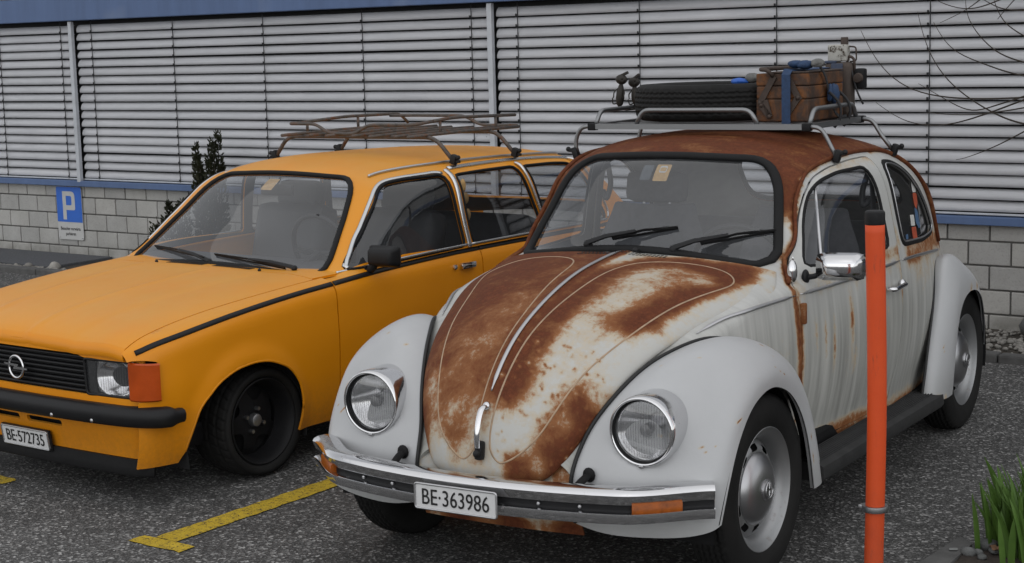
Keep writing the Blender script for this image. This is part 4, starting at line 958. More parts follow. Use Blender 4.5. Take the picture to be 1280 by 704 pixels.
def rw_rust(V):
    a = np.full(len(V), .02); r = random.Random(4); L = []
    for i in range(46):
        z = r.uniform(.28, .66); L.append((-1.80-(z-.27)*.25-r.uniform(.02, .09), .765, z, r.uniform(.004, .009), .62))
    L += [(-1.80, .76, .26, .035, .55), (-1.86, .77, .25, .03, .50), (-2.28, .765, .655, .03, .5), (-2.40, .755, .652, .03, .62), (-2.55, .73, .60, .03, .6), (-2.66, .71, .5, .03, .6)]
    return blobs(V, L, a)
M['bead_black'] = simple('black_wing_piping', (.010, .010, .010), .6)
for s in (1, -1):
    o, G = wing(FW, 90, s, 'front_wing', fw_rust)
    P = G[0]; V, F = tube(P+np.array([.004, 0, .004]), .0065, 6); mesh('wing_piping', V, F, M['bead_black'], o)
    o, G = wing(RW, 90, s, 'rear_wing', rw_rust)
    P = G[0]; V, F = tube(P+np.array([.002, s*.004, .003]), .0065, 6); mesh('wing_piping', V, F, M['bead_black'], o)
    # running board
    pr = [(.0, .655), (.018, .66), (.022, .70), (.020, .755), (.008, .778), (-.03, .782), (-.045, .772), (-.045, .655)]
    xs = np.linspace(-.40, -1.83, 40); mb = MB(); Vv = []; m = len(pr)
    for i, x in enumerate(xs):
        zc = np.interp(x, [-1.83, -.40], [.262, .288]); 
        for dz, y in pr: Vv.append((x, s*y, zc+dz))
    F = [(i*m+j, i*m+(j+1) % m, (i+1)*m+(j+1) % m, (i+1)*m+j) for i in range(len(xs)-1) for j in range(m)]+[tuple(range(m)), tuple((len(xs)-1)*m+j for j in range(m))[::-1]]
    rb = MB().add((Vv, F)).build('running_board', M['board'], Bp, ang=50)
    mb = MB()
    for k in range(9):
        y = .668+k*.0105
        mb.add(tube([(-.42, s*y, .288+.0215), (-1.80, s*y, .262+.0225)], .003, 6))
    mb.build('tread_ribs', M['board'], rb, ang=60)
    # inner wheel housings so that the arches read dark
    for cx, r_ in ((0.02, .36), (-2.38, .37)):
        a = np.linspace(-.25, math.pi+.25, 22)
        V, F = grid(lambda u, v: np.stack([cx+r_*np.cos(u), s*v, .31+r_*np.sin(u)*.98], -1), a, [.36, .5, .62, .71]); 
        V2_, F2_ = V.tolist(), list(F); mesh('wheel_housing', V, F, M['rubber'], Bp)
V, F = box((-1.1, 0, .30), (2.3, 1.28, .10), .02); mesh('floor_pan', V, F, M['rubber'], Bp, smooth=False)
V, F = box((.15, 0, .34), (.55, .64, .16), .05); mesh('underbody', V, F, M['rubber'], Bp, smooth=False)
V, F = box((-2.5, 0, .36), (.8, .8, .3), .05); mesh('engine_sump', V, F, M['rubber'], Bp, smooth=False)
# ---------------- headlights
lathe0 = lathe
def headlamp(s):
    c = np.array([.434, s*.51, .582]); k_ = 1.02
    def lathe(pr, n, ax, cc=(0, 0, 0)): return lathe0([(r*k_, h) for r, h in pr], n, ax, cc)
    # chrome bowl-shaped ring
    V, F = lathe([(.098, .030), (.102, .034), (.107, .029), (.1095, .016), (.110, -.005), (.110, -.06), (.110, -.10)], 48, 'x')
    # shear: top of the rim reaches further back
    o = mesh('headlight', V+c, F, M['chrome'], Bp)
    V, F = lathe([(.099, .031), (.095, .024), (.092, .018)], 48, 'x', c); mesh('inner_ring', V, F, M['seal'], o)
    rr = np.linspace(0, .0925, 12); V, F = lathe([(r, .022-.010*(r/.0925)**2) for r in rr], 40, 'x', c); mesh('lens', V, F, M['lens'], o)
    # ribbed lens: vertical flutes just behind the glass
    V, F = lathe([(r, -.045+.055*(r/.09)**2) for r in np.linspace(.004, .09, 12)], 40, 'x', c); mesh('reflector', V, F, M['reflector'], o)
    mb = MB()
    for k in range(-9, 10):
        y = k*.0088; h = math.sqrt(max(.086**2-y*y, 0))
        if h > .01: mb.add(tube([c+np.array([.013-.008*((y/.09)**2+(zz/.09)**2), y, zz]) for zz in np.linspace(-h, h, 8)], .0017, 5))
    mb.build('lens_flutes', M['lens'], o)
    mb = MB(); mb.add(lathe([(.0, .004), (.018, .002), (.018, -.04), (0, -.04)], 14, 'x', c)).build('bulb_cap', M['hubcap'], o)
    mb = MB(); mb.add(box(c+np.array([.030, 0, -.108]), (.012, .016, .010), .003)).build('clip', M['trim'], o)
for s in (1, -1): headlamp(s)
# ---------------- bumper
by = np.linspace(-.752, .752, 90)
def bx_(y): a = np.abs(y); return .712-.155*(a/.752)**2-.10*smooth01((a-.50)/.26)**1.3
Pb = np.c_[bx_(by), by, np.full(90, .384)]
def bumper_band(pr, name, mat, par, sel=slice(None)):
    P = Pb[sel]; V, F = sweep(P, pr, False, (0, 0, 1)); return MB().add((V, F)).build(name, mat, par, ang=50)
# N = up, B = T x N : T along +y -> B = y cross z = +x
bump = bumper_band([(.056, -.062), (.060, -.035), (.058, -.010), (.052, .006), (.043, .012), (.030, .008), (.013, .000), (.012, -.03), (.045, -.05)], 'front_bumper', M['chrome'], Bp)
bumper_band([(-.010, .002), (-.014, .010), (-.022, .011), (-.046, .002), (-.053, -.02), (-.045, -.024), (-.030, -.014), (-.010, -.014)], 'lower_band', M['chrome'], bump)
bumper_band([(.014, -.028), (.014, -.010), (-.012, -.010), (-.012, -.028)], 'black_stripe', M['black_plastic'], bump)
for s in (1, -1):
    yi = np.linspace(.555, .672, 14)*s; P = np.c_[bx_(yi)+.001, yi, np.full(14, .3855)]
    if s < 0: P = P[::-1]
    V, F = sweep(P, [(.017, -.02), (.018, .003), (.012, .008), (-.014, .008), (-.019, .003), (-.018, -.02)], False, (0, 0, 1)); MB().add((V, F)).build('indicator', M['amber_lens'], bump, ang=40)
    mb = MB()
    for y in (.27, .40):
        mb.add(ball((bx_(s*y)-.004, s*y, .386), (.006, .006, .006), 8, 6))
    mb.build('bolt', M['trim'], bump)
    c = curve([(.62, s*.335, .395), (.55, s*.345, .428), (.50, s*.35, .440), (.46, s*.35, .440)], 14); mb = MB(); mb.add(sweep(c, circ(.010, 8, .014), False, (0, 0, 1))); mb.add(ball((.508, s*.350, .440), (.010, .022, .024), 10, 6)); mb.build('bumper_bracket', M['rubber'], bump, ang=60)
plate = thing
def licence(parent, cx, cz, txt, tilt=0, name='licence_plate', fs=.073, sx=.80, cy=0.0):
    R = rotm('Y', tilt)
    def m(V): return np.asarray(V)@R.T+np.array([cx, cy, cz])
    V, F, _ = patch(lambda q: m(np.c_[np.zeros(len(q)), q]), rpoly([(-.150, -.040), (.150, -.040), (.150, .040), (-.150, .040)], .009), (), .05, (cx-5, 0, cz))
    o = mesh(name, V, F, M['plate_white'], parent, smooth=False); solid(o, .004)
    q = rpoly([(-.150, -.040), (.150, -.040), (.150, .040), (-.150, .040)], .009)
    V, F = tube(m(np.c_[np.full(len(q), .001), q]), .0035, 6, True); mesh('plate_frame', V, F, M['trim'], o)
    V, F = text_mesh(txt, fs, .0008, sx); V = np.c_[V[:, 2]+.0016, V[:, 0], V[:, 1]]
    mesh('plate_lettering', m(V), F, M['ink'], o, smooth=False); return o
licence(bump, .735, .3745, 'BE·363986', 0, cy=.0)
# ---------------- wheels
def tyre_mesh(R, w, rr, pat, nt=300):
    # cross-section angle list: from inner bead over tread to outer bead ; axis y
    prof = []
    hw = w/2
    sh = [(rr, -hw*.72), (rr+.012, -hw*.90), (rr+(R-rr)*.45, -hw*1.0), (rr+(R-rr)*.78, -hw*.97), (R-.016, -hw*.86)]
    tread_y = np.linspace(-hw*.80, hw*.80, 34)
    P = sh+[(R-.006-.004*(y/hw)**2+.006*(1-(abs(y)/(hw*.8))**4), y) for y in tread_y]+[(a, -b) for a, b in sh[::-1]]
    P = np.array(P); m = len(P); th = np.arange(nt)/nt*2*math.pi
    r = np.repeat(P[None, :, 0], nt, 0); y = np.repeat(P[None, :, 1], nt, 0)
    isT = np.zeros(m, bool); isT[5:5+34] = True
    T, Yv = np.meshgrid(th, P[:, 1], indexing='ij')
    g = np.zeros_like(T)
    if pat == 'zig':
        zz = np.abs(((T*R/.030) % 1)-.5)*2-.5
        for yc in (-.62, -.31, 0, .31, .62):
            g = np.maximum(g, (np.abs(Yv-yc*hw*.85-zz*.007) < .0034)*1.0)
        g = np.maximum(g, ((np.abs(Yv) > hw*.70) & (((T*R/.015) % 1) < .35))*.7)
    else:
        for yc in (-.45, 0, .45): g = np.maximum(g, (np.abs(Yv-yc*hw) < .005)*1.0)
        ph = (T*R/.045+np.sign(Yv)*np.abs(Yv)*9) % 1
        g = np.maximum(g, ((ph < .16) & (np.abs(Yv) > hw*.10))*.9)
    r = r-g*.0065*isT[None]
    V = np.stack([r*np.cos(T), y, r*np.sin(T)], -1).reshape(-1, 3)
    F = [(i*m+k, i*m+k+1, ((i+1) % nt)*m+k+1, ((i+1) % nt)*m+k) for i in range(nt) for k in range(m-1)]
    # sidewall rings
    return V, F
btV, btF = tyre_mesh(.318, .150, .194, 'zig')
def vw_wheel(parent, x, s, steer=0.0, first=[None]):
    hub = Matrix.Translation((x, s*(.660 if x > -1 else .640), .312)) @ Matrix.Rotation(steer, 4, 'Z') @ (Matrix() if s > 0 else Matrix.Rotation(math.pi, 4, 'Z'))
    if first[0] is None:
        mb = MB()
        rim = [(.165, -.06), (.185, -.055), (.200, -.062), (.207, -.064), (.207, -.058), (.192, -.05), (.182, -.02), (.175, .03), (.180, .046), (.190, .052), (.200, .056), (.2075, .062), (.2085, .066), (.204, .068), (.196, .060), (.186, .054), (.176, .046), (.168, .032), (.163, .012)]
        mb.add(lathe(rim, 64, 'y'))
        # dish with ventilation slots
        def dish(q):
            r = np.hypot(q[:, 0], q[:, 1]); y = np.interp(r, [0, .08, .115, .135, .150, .165], [.030, .030, .034, .033, .022, .010]); return np.c_[q[:, 0], y, q[:, 1]]
        outer = [(.165*math.cos(a), .165*math.sin(a)) for a in np.linspace(0, 2*math.pi, 65)[:-1]]
        hl = []
        for k in range(10):
            a0 = k/10*2*math.pi; pts = []
            for a, r in ((-.16, .127), (.16, .127), (.15, .149), (-.15, .149)): pts.append((r*math.cos(a0+a), r*math.sin(a0+a)))
            hl.append(rpoly(pts, .0075, 4))
        V, F, _ = patch(dish, np.array(outer), hl, .012, (0, -1, 0)); mb.add((V, F))
        me = mb.build('wheel', M['rim_steel'], parent, ang=45, off=False)
        me.rotation_mode = 'XYZ'
        t = mesh('tyre', btV, btF, M['tyre'], me, off=False)
        cap = MB().add(lathe([(.118, .030), (.120, .036), (.114, .046), (.100, .058), (.070, .068), (.042, .072), (.036, .072), (.034, .079), (.028, .081), (0, .082)], 48, 'y')).build('hubcap', M['hubcap'], me, ang=30, off=False)
        mb = MB(); y = .083
        ring = [(.027*math.cos(a), y, .027*math.sin(a)) for a in np.linspace(0, 2*math.pi, 25)[:-1]]; mb.add(tube(ring, .0022, 6, True))
        for L in ([(-.012, .022), (0, .002), (.012, .022)], [(-.021, .012), (-.010, -.021), (0, -.003), (.010, -.021), (.021, .012)]): mb.add(rtube([(a, y, b) for a, b in L], .0022, .001, 6))
        mb.build('emblem', M['trim'], me, off=False)
        dk = MB().add(lathe([(.0, -.012), (.166, -.012)], 24, 'y')).build('brake_drum', M['black_gap'], me, off=False)
        first[0] = me; o = me
    else:
        o = inst(first[0], parent)
        for ch in list(first[0].children): inst(ch, o)
    o.matrix_local = hub @ Matrix.Rotation(rnd.uniform(0, 6) if s < 0 or x < -1 else .35, 4, 'Y')
    return o
vw_wheel(Bp, 0.0, 1, rad(-2)); vw_wheel(Bp, 0.0, -1, rad(-2)); vw_wheel(Bp, -2.4, 1); vw_wheel(Bp, -2.4, -1)
# ---------------- mirror, side lamp, wipers
mp_ = S(side([(-.66, .915)], 1))[0]
mb = MB(); mb.add(ball(mp_+np.array([0, .008, 0]), (.022, .014, .03), 10, 8)).add(rtube([mp_+np.array([0, .01, .0]), mp_+np.array([.0, .05, .008]), mp_+np.array([-.005, .07, .026])], .010, .02, 8))
mirr = mb.build('door_mirror', M['black_plastic'], Bp, ang=60)
mc = mp_+np.array([.005, .140, .045])
def mirror_body():
    V, F = box((0, 0, 0), (.078, .175, .100), .03); V = np.array(V)
    k = (V[:, 0] > 0); V[k, 1:] *= .72
    return V@rotm('Z', rad(14)).T+mc, F
MB().add(mirror_body()).build('mirror_shell', M['chrome'], mirr, ang=70)
sl_ = np.array([-.50, .592, .965])
q = side([(-.475, .965)], 1); 
mb = MB(); lp = np.array([-.575, .598, .945]); mb.add(ball(lp, (.022, .018, .045), 12, 10)); mb.add(box(lp+np.array([0, .003, .046]), (.006, .006, .02), .002)); mb.build('chrome_side_lamp', M['chrome'], Bp, ang=60)
def wiper(base, tip, mid):
    base, tip, mid = (np.array(p, float) for p in (base, tip, mid))
    n = np.array([.72, 0, .70]); mb = MB()
    mb.add(ball(base+n*.012, .018, 10, 6)).add(sweep(np.array([base+n*.022, base*.6+mid*.4+n*.036, mid+n*.03]), circ(.006, 6, .010), False, n, scale=[1.25, 1, .7]))
    a = mid+(tip-mid)*-.62; b = tip
    mb.add(sweep(np.array([a+n*.010, (a+b)/2+n*.026, b+n*.010]), circ(.007, 6, .004), False, n)); mb.add(sweep(np.linspace(a+n*.004, b+n*.004, 6), circ(.007, 6, .0035), False, n))
    for f in (.2, .8): mb.add(sweep(np.array([a+(b-a)*(f-.17)+n*.008, a+(b-a)*f+n*.020, a+(b-a)*(f+.17)+n*.008]), circ(.005, 6, .005), False, n))
    mb.build('wiper', M['black_plastic'], Bp, ang=50)
def wsp(y, z): x, v = front_pt(y, z); return S(np.array([[x, v]]))[0]
wiper(wsp(-.195, 1.010), wsp(.150, 1.082), wsp(.0, 1.055)); wiper(wsp(.165, 1.006), wsp(.490, 1.070), wsp(.345, 1.046))
# ---------------- cabin
mb = MB(); mb.add(box((-.70, 0, .90), (.22, 1.06, .10), .04)).build('dashboard', M['interior'], Bp, ang=50)
def seat(x, y, par, name='front_seat', tilt=.22, head=True):
    mb = MB(); mb.add(box((x, y, .52), (.50, .48, .16), .06))
    st = MB()
    def back(u, v):
        w = .235*np.sqrt(np.clip(1-(np.abs(v)*.0), 0, 1)); z = .56+u*.52; ww = .24*(1-.30*smooth01((u-.6)/.4)*1.0)
        xx = x-.24-u*.52*math.tan(tilt)-.05*(v**2); return np.stack([xx, y+ww*v, z], -1)
    V, F = grid(back, np.linspace(0, 1, 12), np.linspace(-1, 1, 12))
    o = mb.build(name, M['seat'], par, ang=60)
    b = mesh('backrest', *grid(lambda u, v: back(u, v)+0, np.linspace(0, 1, 14), np.linspace(-1, 1, 12)), M['seat'], o); solid(b, .10, 0)
    sm = b.modifiers.new('round', 'SUBSURF'); sm.levels = 1; sm.render_levels = 1
    if head:
        hx = x-.24-.60*math.tan(tilt); V, F = box((hx-.015, y, 1.155), (.09, .27, .13), .035, rotm('Y', -tilt)); mesh('headrest', V, F, M['seat'], o)
        mb = MB(); 
        for d in (-.06, .06): mb.add(tube([(hx, y+d, 1.02), (hx-.01, y+d, 1.12)], .006, 6))
        mb.build('headrest_posts', M['trim'], o)
    return o
seat(-1.02, -.33, Bp); seat(-1.02, .33, Bp, head=False)
mb = MB(); mb.add(box((-1.95, 0, .50), (.45, 1.15, .18), .07)); mb.add(box((-2.18, 0, .74), (.14, 1.12, .42), .06, rotm('Y', -.25))); mb.build('rear_bench', M['seat'], Bp, ang=60)
V, F = tube([(-.74+.07*math.sin(a)*.5, .33+.19*math.cos(a), .915+.19*math.sin(a)*.9) for a in np.linspace(0, 2*math.pi, 41)[:-1]], .011, 8, True); sw = mesh('steering_wheel', V, F, M['black_plastic'], Bp)
mb = MB(); mb.add(tube([(-.73, .14, .915), (-.70, .33, .90), (-.73, .52, .915)], .012, 6)).add(tube([(-.70, .33, .90), (-.50, .33, .82)], .02, 8)).build('steering_column', M['black_plastic'], sw)
# windscreen stickers and mirror
M['sticker_ochre'] = simple('ochre_sticker', (.42, .26, .10), .6, 0, .25, 60); M['sticker_dark'] = simple('dark_sticker', (.05, .06, .07), .6, 0, .3, 60)
def ws_sticker(y0, y1, z0, z1, mat, name='windscreen_sticker'):
    def f(q): return np.array([wsp(y, z)-np.array([.72, 0, .69])*.008 for y, z in q])
    V, F, _ = patch(f, rpoly([(y0, z0), (y1, z0), (y1, z1), (y0, z1)], .006, 3), (), .03, (-1.5, 0, .7)); return mesh(name, V, F, mat, wglass)
ws_sticker(-.075, -.030, 1.253, 1.305, M['sticker_dark']); ws_sticker(-.018, .042, 1.250, 1.308, M['sticker_ochre'])
ws_sticker(-.002, .028, 1.280, 1.303, M['white_sheet'], 'sticker_print')
# seat belts at the pillars, seen through the windscreen
for s in (1, -1):
    mb = MB(); mb.add(sweep(curve([(-1.42, s*.60, 1.22), (-1.41, s*.62, 1.0), (-1.40, s*.635, .7)], 16), [(-.002, -.024), (.002, -.024), (.002, .024), (-.002, .024)], False, (0, 1, 0)))
    mb.add(rtube([(-1.45, s*.585, 1.245), (-1.43, s*.56, 1.16), (-1.40, s*.57, 1.09), (-1.43, s*.60, 1.13)], .012, .03, 8)); mb.build('seat_belt', M['interior'], Bp, ang=60)
# stickers on the left quarter window
M['sticker_red'] = simple('red_sticker', (.38, .07, .03), .5, 0, .25, 50); M['sticker_white'] = simple('white_sticker', (.55, .55, .53), .5, 0, .1, 50); M['sticker_blue'] = simple('blue_sticker', (.06, .12, .22), .5, 0, .2, 50)
def q_sticker(P, mat):
    V, F, _ = patch(lambda p: S(p)-surf_normals(p)*.006, side(P, 1), (), .02, (-1.6, 0, .7)); mesh('window_sticker', V, F, mat, qg if qg['s'] == 1 else qg) if False else mesh('window_sticker', V, F, mat, Bp)
q_sticker(rpoly([(-1.80, 1.12), (-1.865, 1.115), (-1.855, 1.165), (-1.82, 1.180)], .015, 3), M['sticker_white'])
q_sticker(rpoly([(-1.80, 1.118), (-1.868, 1.112), (-1.862, 1.07), (-1.83, 1.045), (-1.80, 1.07)], .012, 3), M['sticker_red'])
q_sticker(rpoly([(-1.715, 1.035), (-1.775, 1.03), (-1.775, .985), (-1.715, .99)], .004, 2), M['sticker_white'])
q_sticker(rpoly([(-1.715, .985), (-1.785, .98), (-1.79, .925), (-1.72, .93)], .004, 2), M['sticker_red'])
q_sticker(rpoly([(-1.80, 1.06), (-1.845, 1.04), (-1.86, .97), (-1.83, .965), (-1.79, 1.0)], .012, 3), M['sticker_blue'])
q_sticker(rpoly([(-1.615, .945), (-1.65, .945), (-1.65, .965), (-1.615, .965)], .004, 2), M['sticker_blue'])
# ================================================================== yellow estate car
#KGEO-BEGIN
class Surf:
    """left-right symmetric surface made of cross sections; domain (x, v), v=0 centre, |v|=1 lower edge"""
    def __init__(s, x0, x1, fn, nx=700, nv=400):
        s.GX = np.linspace(x0, x1, nx); s.GV = np.linspace(0, 1, nv); s.nx, s.nv = nx, nv
        s.GY = np.zeros((nx, nv)); s.GZ = np.zeros((nx, nv))
        for i, x in enumerate(s.GX):
            Y, Z = fn(x); d = np.r_[0, np.cumsum(np.hypot(np.diff(Y), np.diff(Z)))]; d /= d[-1]
            s.GY[i] = np.interp(s.GV, d, Y); s.GZ[i] = np.interp(s.GV, d, Z)
        s.ref = np.array([(x0+x1)/2, 0, .55])
    def __call__(s, q):
        q = np.asarray(q, float); x, v = q[:, 0], q[:, 1]; sg = np.sign(v); a = np.abs(v)
        fi = np.clip((x-s.GX[0])/(s.GX[1]-s.GX[0]), 0, s.nx-1.001); i = fi.astype(int); fx = fi-i
        fj = np.clip(a*(s.nv-1), 0, s.nv-1.001); j = fj.astype(int); fy = fj-j
        def bl(G): return G[i, j]*(1-fx)*(1-fy)+G[i+1, j]*fx*(1-fy)+G[i, j+1]*(1-fx)*fy+G[i+1, j+1]*fx*fy
        return np.c_[x, sg*bl(s.GY), bl(s.GZ)]
    def row(s, x):
        f = np.clip((x-s.GX[0])/(s.GX[1]-s.GX[0]), 0, s.nx-1.001); i = int(f); f -= i
        return s.GY[i]*(1-f)+s.GY[i+1]*f, s.GZ[i]*(1-f)+s.GZ[i+1]*f
    def vz(s, x, z, sg=1):
        Y, Z = s.row(x); k = np.argmax(Z); return sg*np.interp(z, Z[k:][::-1], s.GV[k:][::-1])
    def vy(s, x, y):
        Y, Z = s.row(x); k = np.argmax(Y); return math.copysign(np.interp(abs(y), Y[:k+1], s.GV[:k+1]), y)
    def side(s, P, sg=1): return np.array([(x, s.vz(x, z, sg)) for x, z in P])
    def nrm(s, q, e=.004):
        q = np.asarray(q, float); a = s(q+[e, 0])-s(q-[e, 0]); b = s(q+[0, e])-s(q-[0, e]); n = np.cross(a, b); n /= np.linalg.norm(n, axis=1)[:, None]+1e-12
        n[(n*(s(q)-s.ref)).sum(1) < 0] *= -1; return n
    def xsolve(s, y, z, lo, hi, front=True):
        a, b = lo, hi
        for _ in range(36):
            m = (a+b)/2; i = np.clip((m-s.GX[0])/(s.GX[1]-s.GX[0]), 0, s.nx-1.001); k = int(i); f = i-k
            Y = s.GY[k]*(1-f)+s.GY[k+1]*f; Z = s.GZ[k]*(1-f)+s.GZ[k+1]*f; kk = np.argmax(Y)
            zt = np.interp(abs(y), Y[:kk+1], Z[:kk+1]); v = np.interp(abs(y), Y[:kk+1], s.GV[:kk+1])
            if (zt > z) == front: a = m
            else: b = m
        return m, math.copysign(v, y)
kzc = pch([-3.35, -3.12, -3.0, -2.85, -2.7, -2.55, -2.3, -1.9, -1.5, -1.25, -1.08, -.98, -.90, -.67, -.445, -.38, -.2], [.72, .80, .90, 1.03, 1.135, 1.197, 1.229, 1.243, 1.248, 1.240, 1.222, 1.203, 1.175, .990, .803, .765, .755])
kzb = pch([-3.45, -2.2, -1.74, -1.32, -.85, -.43, -.2], [.765, .812, .813, .810, .797, .771, .75])
kw = pch([-3.45, -3.2, -2.8, -2.2, -1.2, -.6, -.3], [.66, .705, .735, .755, .760, .752, .745])
def kg_sect(x):
    ph = np.linspace(0, math.pi/2, 400); q = 10.0; t = np.cos(ph)**(2/q); w = float(kw(x)); zb = float(kzb(x))
    tp = .105; yy = w*(1-tp*t)*np.sin(ph)
    s_ = .20 if x > -1.2 else (.20*max(0, 1-(-1.2-x)/.3) if x > -2.4 else -.18*min(1, (-2.4-x)/.5))
    zc = kzc(x+s_*yy**2)
    return yy, zb+np.maximum(zc-zb, .003)*t
KG = Surf(-3.14, -.22, kg_sect)
khc = pch([-3.5, -.42, -.2, 0, .2, .4, .52, .60, .64, .66], [.815, .803, .793, .777, .757, .729, .704, .675, .650, .622])
kst = pch([-3.5, -2.2, -1.74, -1.32, -.85, -.43, -.23, .145, .40, .56, .66], [.803, .810, .810, .808, .795, .771, .759, .724, .690, .660, .622])
knr = pch([-3.5, -3.3, -2.8, .30, .45, .54, .60, .64, .66], [.90, .94, .98, 1.0, .990, .968, .940, .905, .880])
def kl_sect(x):
    zc, zs, n = float(khc(x)), float(kst(x)), float(knr(x))
    P = np.array([(0, zc), (.20, zc-.0005), (.42, zc-.004), (.60, (zc*.35+(zs+.024)*.65)), (.70, zs+.014), (.752, zs-.004), (.773, zs-.028), (.785, zs-.10), (.789, zs-.20), (.787, .42), (.781, .32), (.770, .23), (.752, .165)])
    P[:, 0] *= n
    d = np.r_[0, np.cumsum(np.linalg.norm(np.diff(P, axis=0), axis=1))]; f = nspl(d, P); Q = f(np.linspace(0, d[-1], 400))
    y = Q[:, 0].copy(); z = Q[:, 1]
    # flared wheel arches
    for cx, cz, R in ((.11, .235, .285), (-2.38, .235, .285)):
        r = np.hypot(x-cx, z-cz); k = smooth01(1-(np.abs(r-R)/.085))*(y > .6); y = y+.017*k
    return y, z
KL = Surf(-3.45, .66, kl_sect, 700, 400)
#KGEO-END
def mat_yellow():
    t = NT('ochre_yellow_satin_paint'); co = t.coord(); n = t.noise(1.7, 4, .6, co); n2 = t.noise(55, 4, .7, co)
    c = t.ramp(n, [(.3, (.68, .236, .002)), (.7, (.73, .262, .003))])
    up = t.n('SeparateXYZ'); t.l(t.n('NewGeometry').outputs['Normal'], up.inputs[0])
    up_tone = t.math('MULTIPLY', t.ramp(up.outputs[2], [(.6, 0.0), (.95, 1.0)]), t.ramp(t.noise(2.6, 5, .65, co), [(.3, .25), (.7, .75)]))
    c = t.mix(up_tone, c, (.62, .315, .050))       # paler mottled tone on upward-facing surfaces
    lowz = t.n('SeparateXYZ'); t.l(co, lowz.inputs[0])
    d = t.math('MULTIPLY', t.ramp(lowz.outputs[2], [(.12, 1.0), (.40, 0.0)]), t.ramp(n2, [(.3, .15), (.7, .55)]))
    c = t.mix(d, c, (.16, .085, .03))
    r = t.math('MULTIPLY_ADD', t.noise(9, 4, .6, co), .16, .32)
    return t.pbr(c, r, 0, t.bump(t.noise(220, 2, .5, co), .03, .002), .36)
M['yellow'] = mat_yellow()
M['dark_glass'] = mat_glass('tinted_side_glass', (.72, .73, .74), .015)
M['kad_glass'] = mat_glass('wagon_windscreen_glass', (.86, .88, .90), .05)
M['black_metal'] = simple('matt_black_metal', (.008, .008, .009), .6, 0, .2, 30, 0, .25)
M['chrome_strip'] = mat_chrome('polished_window_strip', (.58, .59, .60), .22, .1)
wagon = thing('estate_car', 'lowered ochre yellow estate car with black wheels and rusty empty roof rack', 'car', KM)
Kp = wagon
def kpatch(S_, name, outer, holes, mat, par=None, h=.022, th=.010, inner=None):
    V, F, V2 = patch(S_, np.asarray(outer), holes, h, S_.ref); o = mesh(name, V, F, mat, par or Kp)
    solid(o, th, -1, inner); return o
hed = pch([-.50, -.23, .345, .53, .66], [.700, .694, .668, .664, .652])
def vedge(x, d=0.0): return KL.vy(x, float(hed(x))+d)
xs = np.linspace(-.375, .640, 44)
bon = [(x, vedge(x, -.003)) for x in xs]+[(x, -vedge(x, -.003)) for x in xs[::-1]]
def KLr(q):
    P = KL(q); x, y, z = P.T
    # pressed ridges that run forward along the bonnet
    for ya, yb in ((.106, .068), (-.362, -.297)):
        yc = np.interp(x, [-.35, .60], [ya, yb]); sg = 1 if ya > -.1 else 1
        P[:, 2] += .0050*np.exp(-((y-yc)/.014)**2)*smooth01((x+.38)/.12)*(np.abs(y) < .66)
    P[:, 2] += .004*smooth01((np.interp(x, [-.35, .60], [.42, .36])-np.abs(y))/.06)*(x > -.37)
    return P
KLr.ref = KL.ref
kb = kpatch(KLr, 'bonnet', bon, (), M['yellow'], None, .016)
ly = np.linspace(-.652, .652, 80); e0 = KLr(np.array([(.639, KL.vy(.639, y)) for y in ly])); e1 = KLr(np.array([(.630, KL.vy(.630, y)) for y in ly]))
lip = [e1+np.array([0, 0, -.001]), e0, e0+np.array([.010, 0, -.013]), e0+np.array([.0145, 0, -.027]), e0+np.array([.0145, 0, -.042]), e0+np.array([.011, 0, -.050]), e0+np.array([.000, 0, -.052])]
m_ = len(ly); V = np.vstack(lip); F = [(i*m_+j, (i+1)*m_+j, (i+1)*m_+j+1, i*m_+j+1) for i in range(len(lip)-1) for j in range(m_-1)]
nn = normals_of(V, F)
if nn[3*m_+40][0] < 0: F = [f[::-1] for f in F]
o = mesh('bonnet_lip', V, F, M['yellow'], kb); solid(o, .006)
archP = rpoly([(.475, .10), (.449, .246), (.395, .379), (.30, .462), (.20, .500), (.09, .512), (.003, .503), (-.107, .458), (-.172, .385), (-.192, .302), (-.178, .10)], .04, 4)
rarchP = np.array([(x-2.40, z) for x, z in archP])
cowl_x = -.375
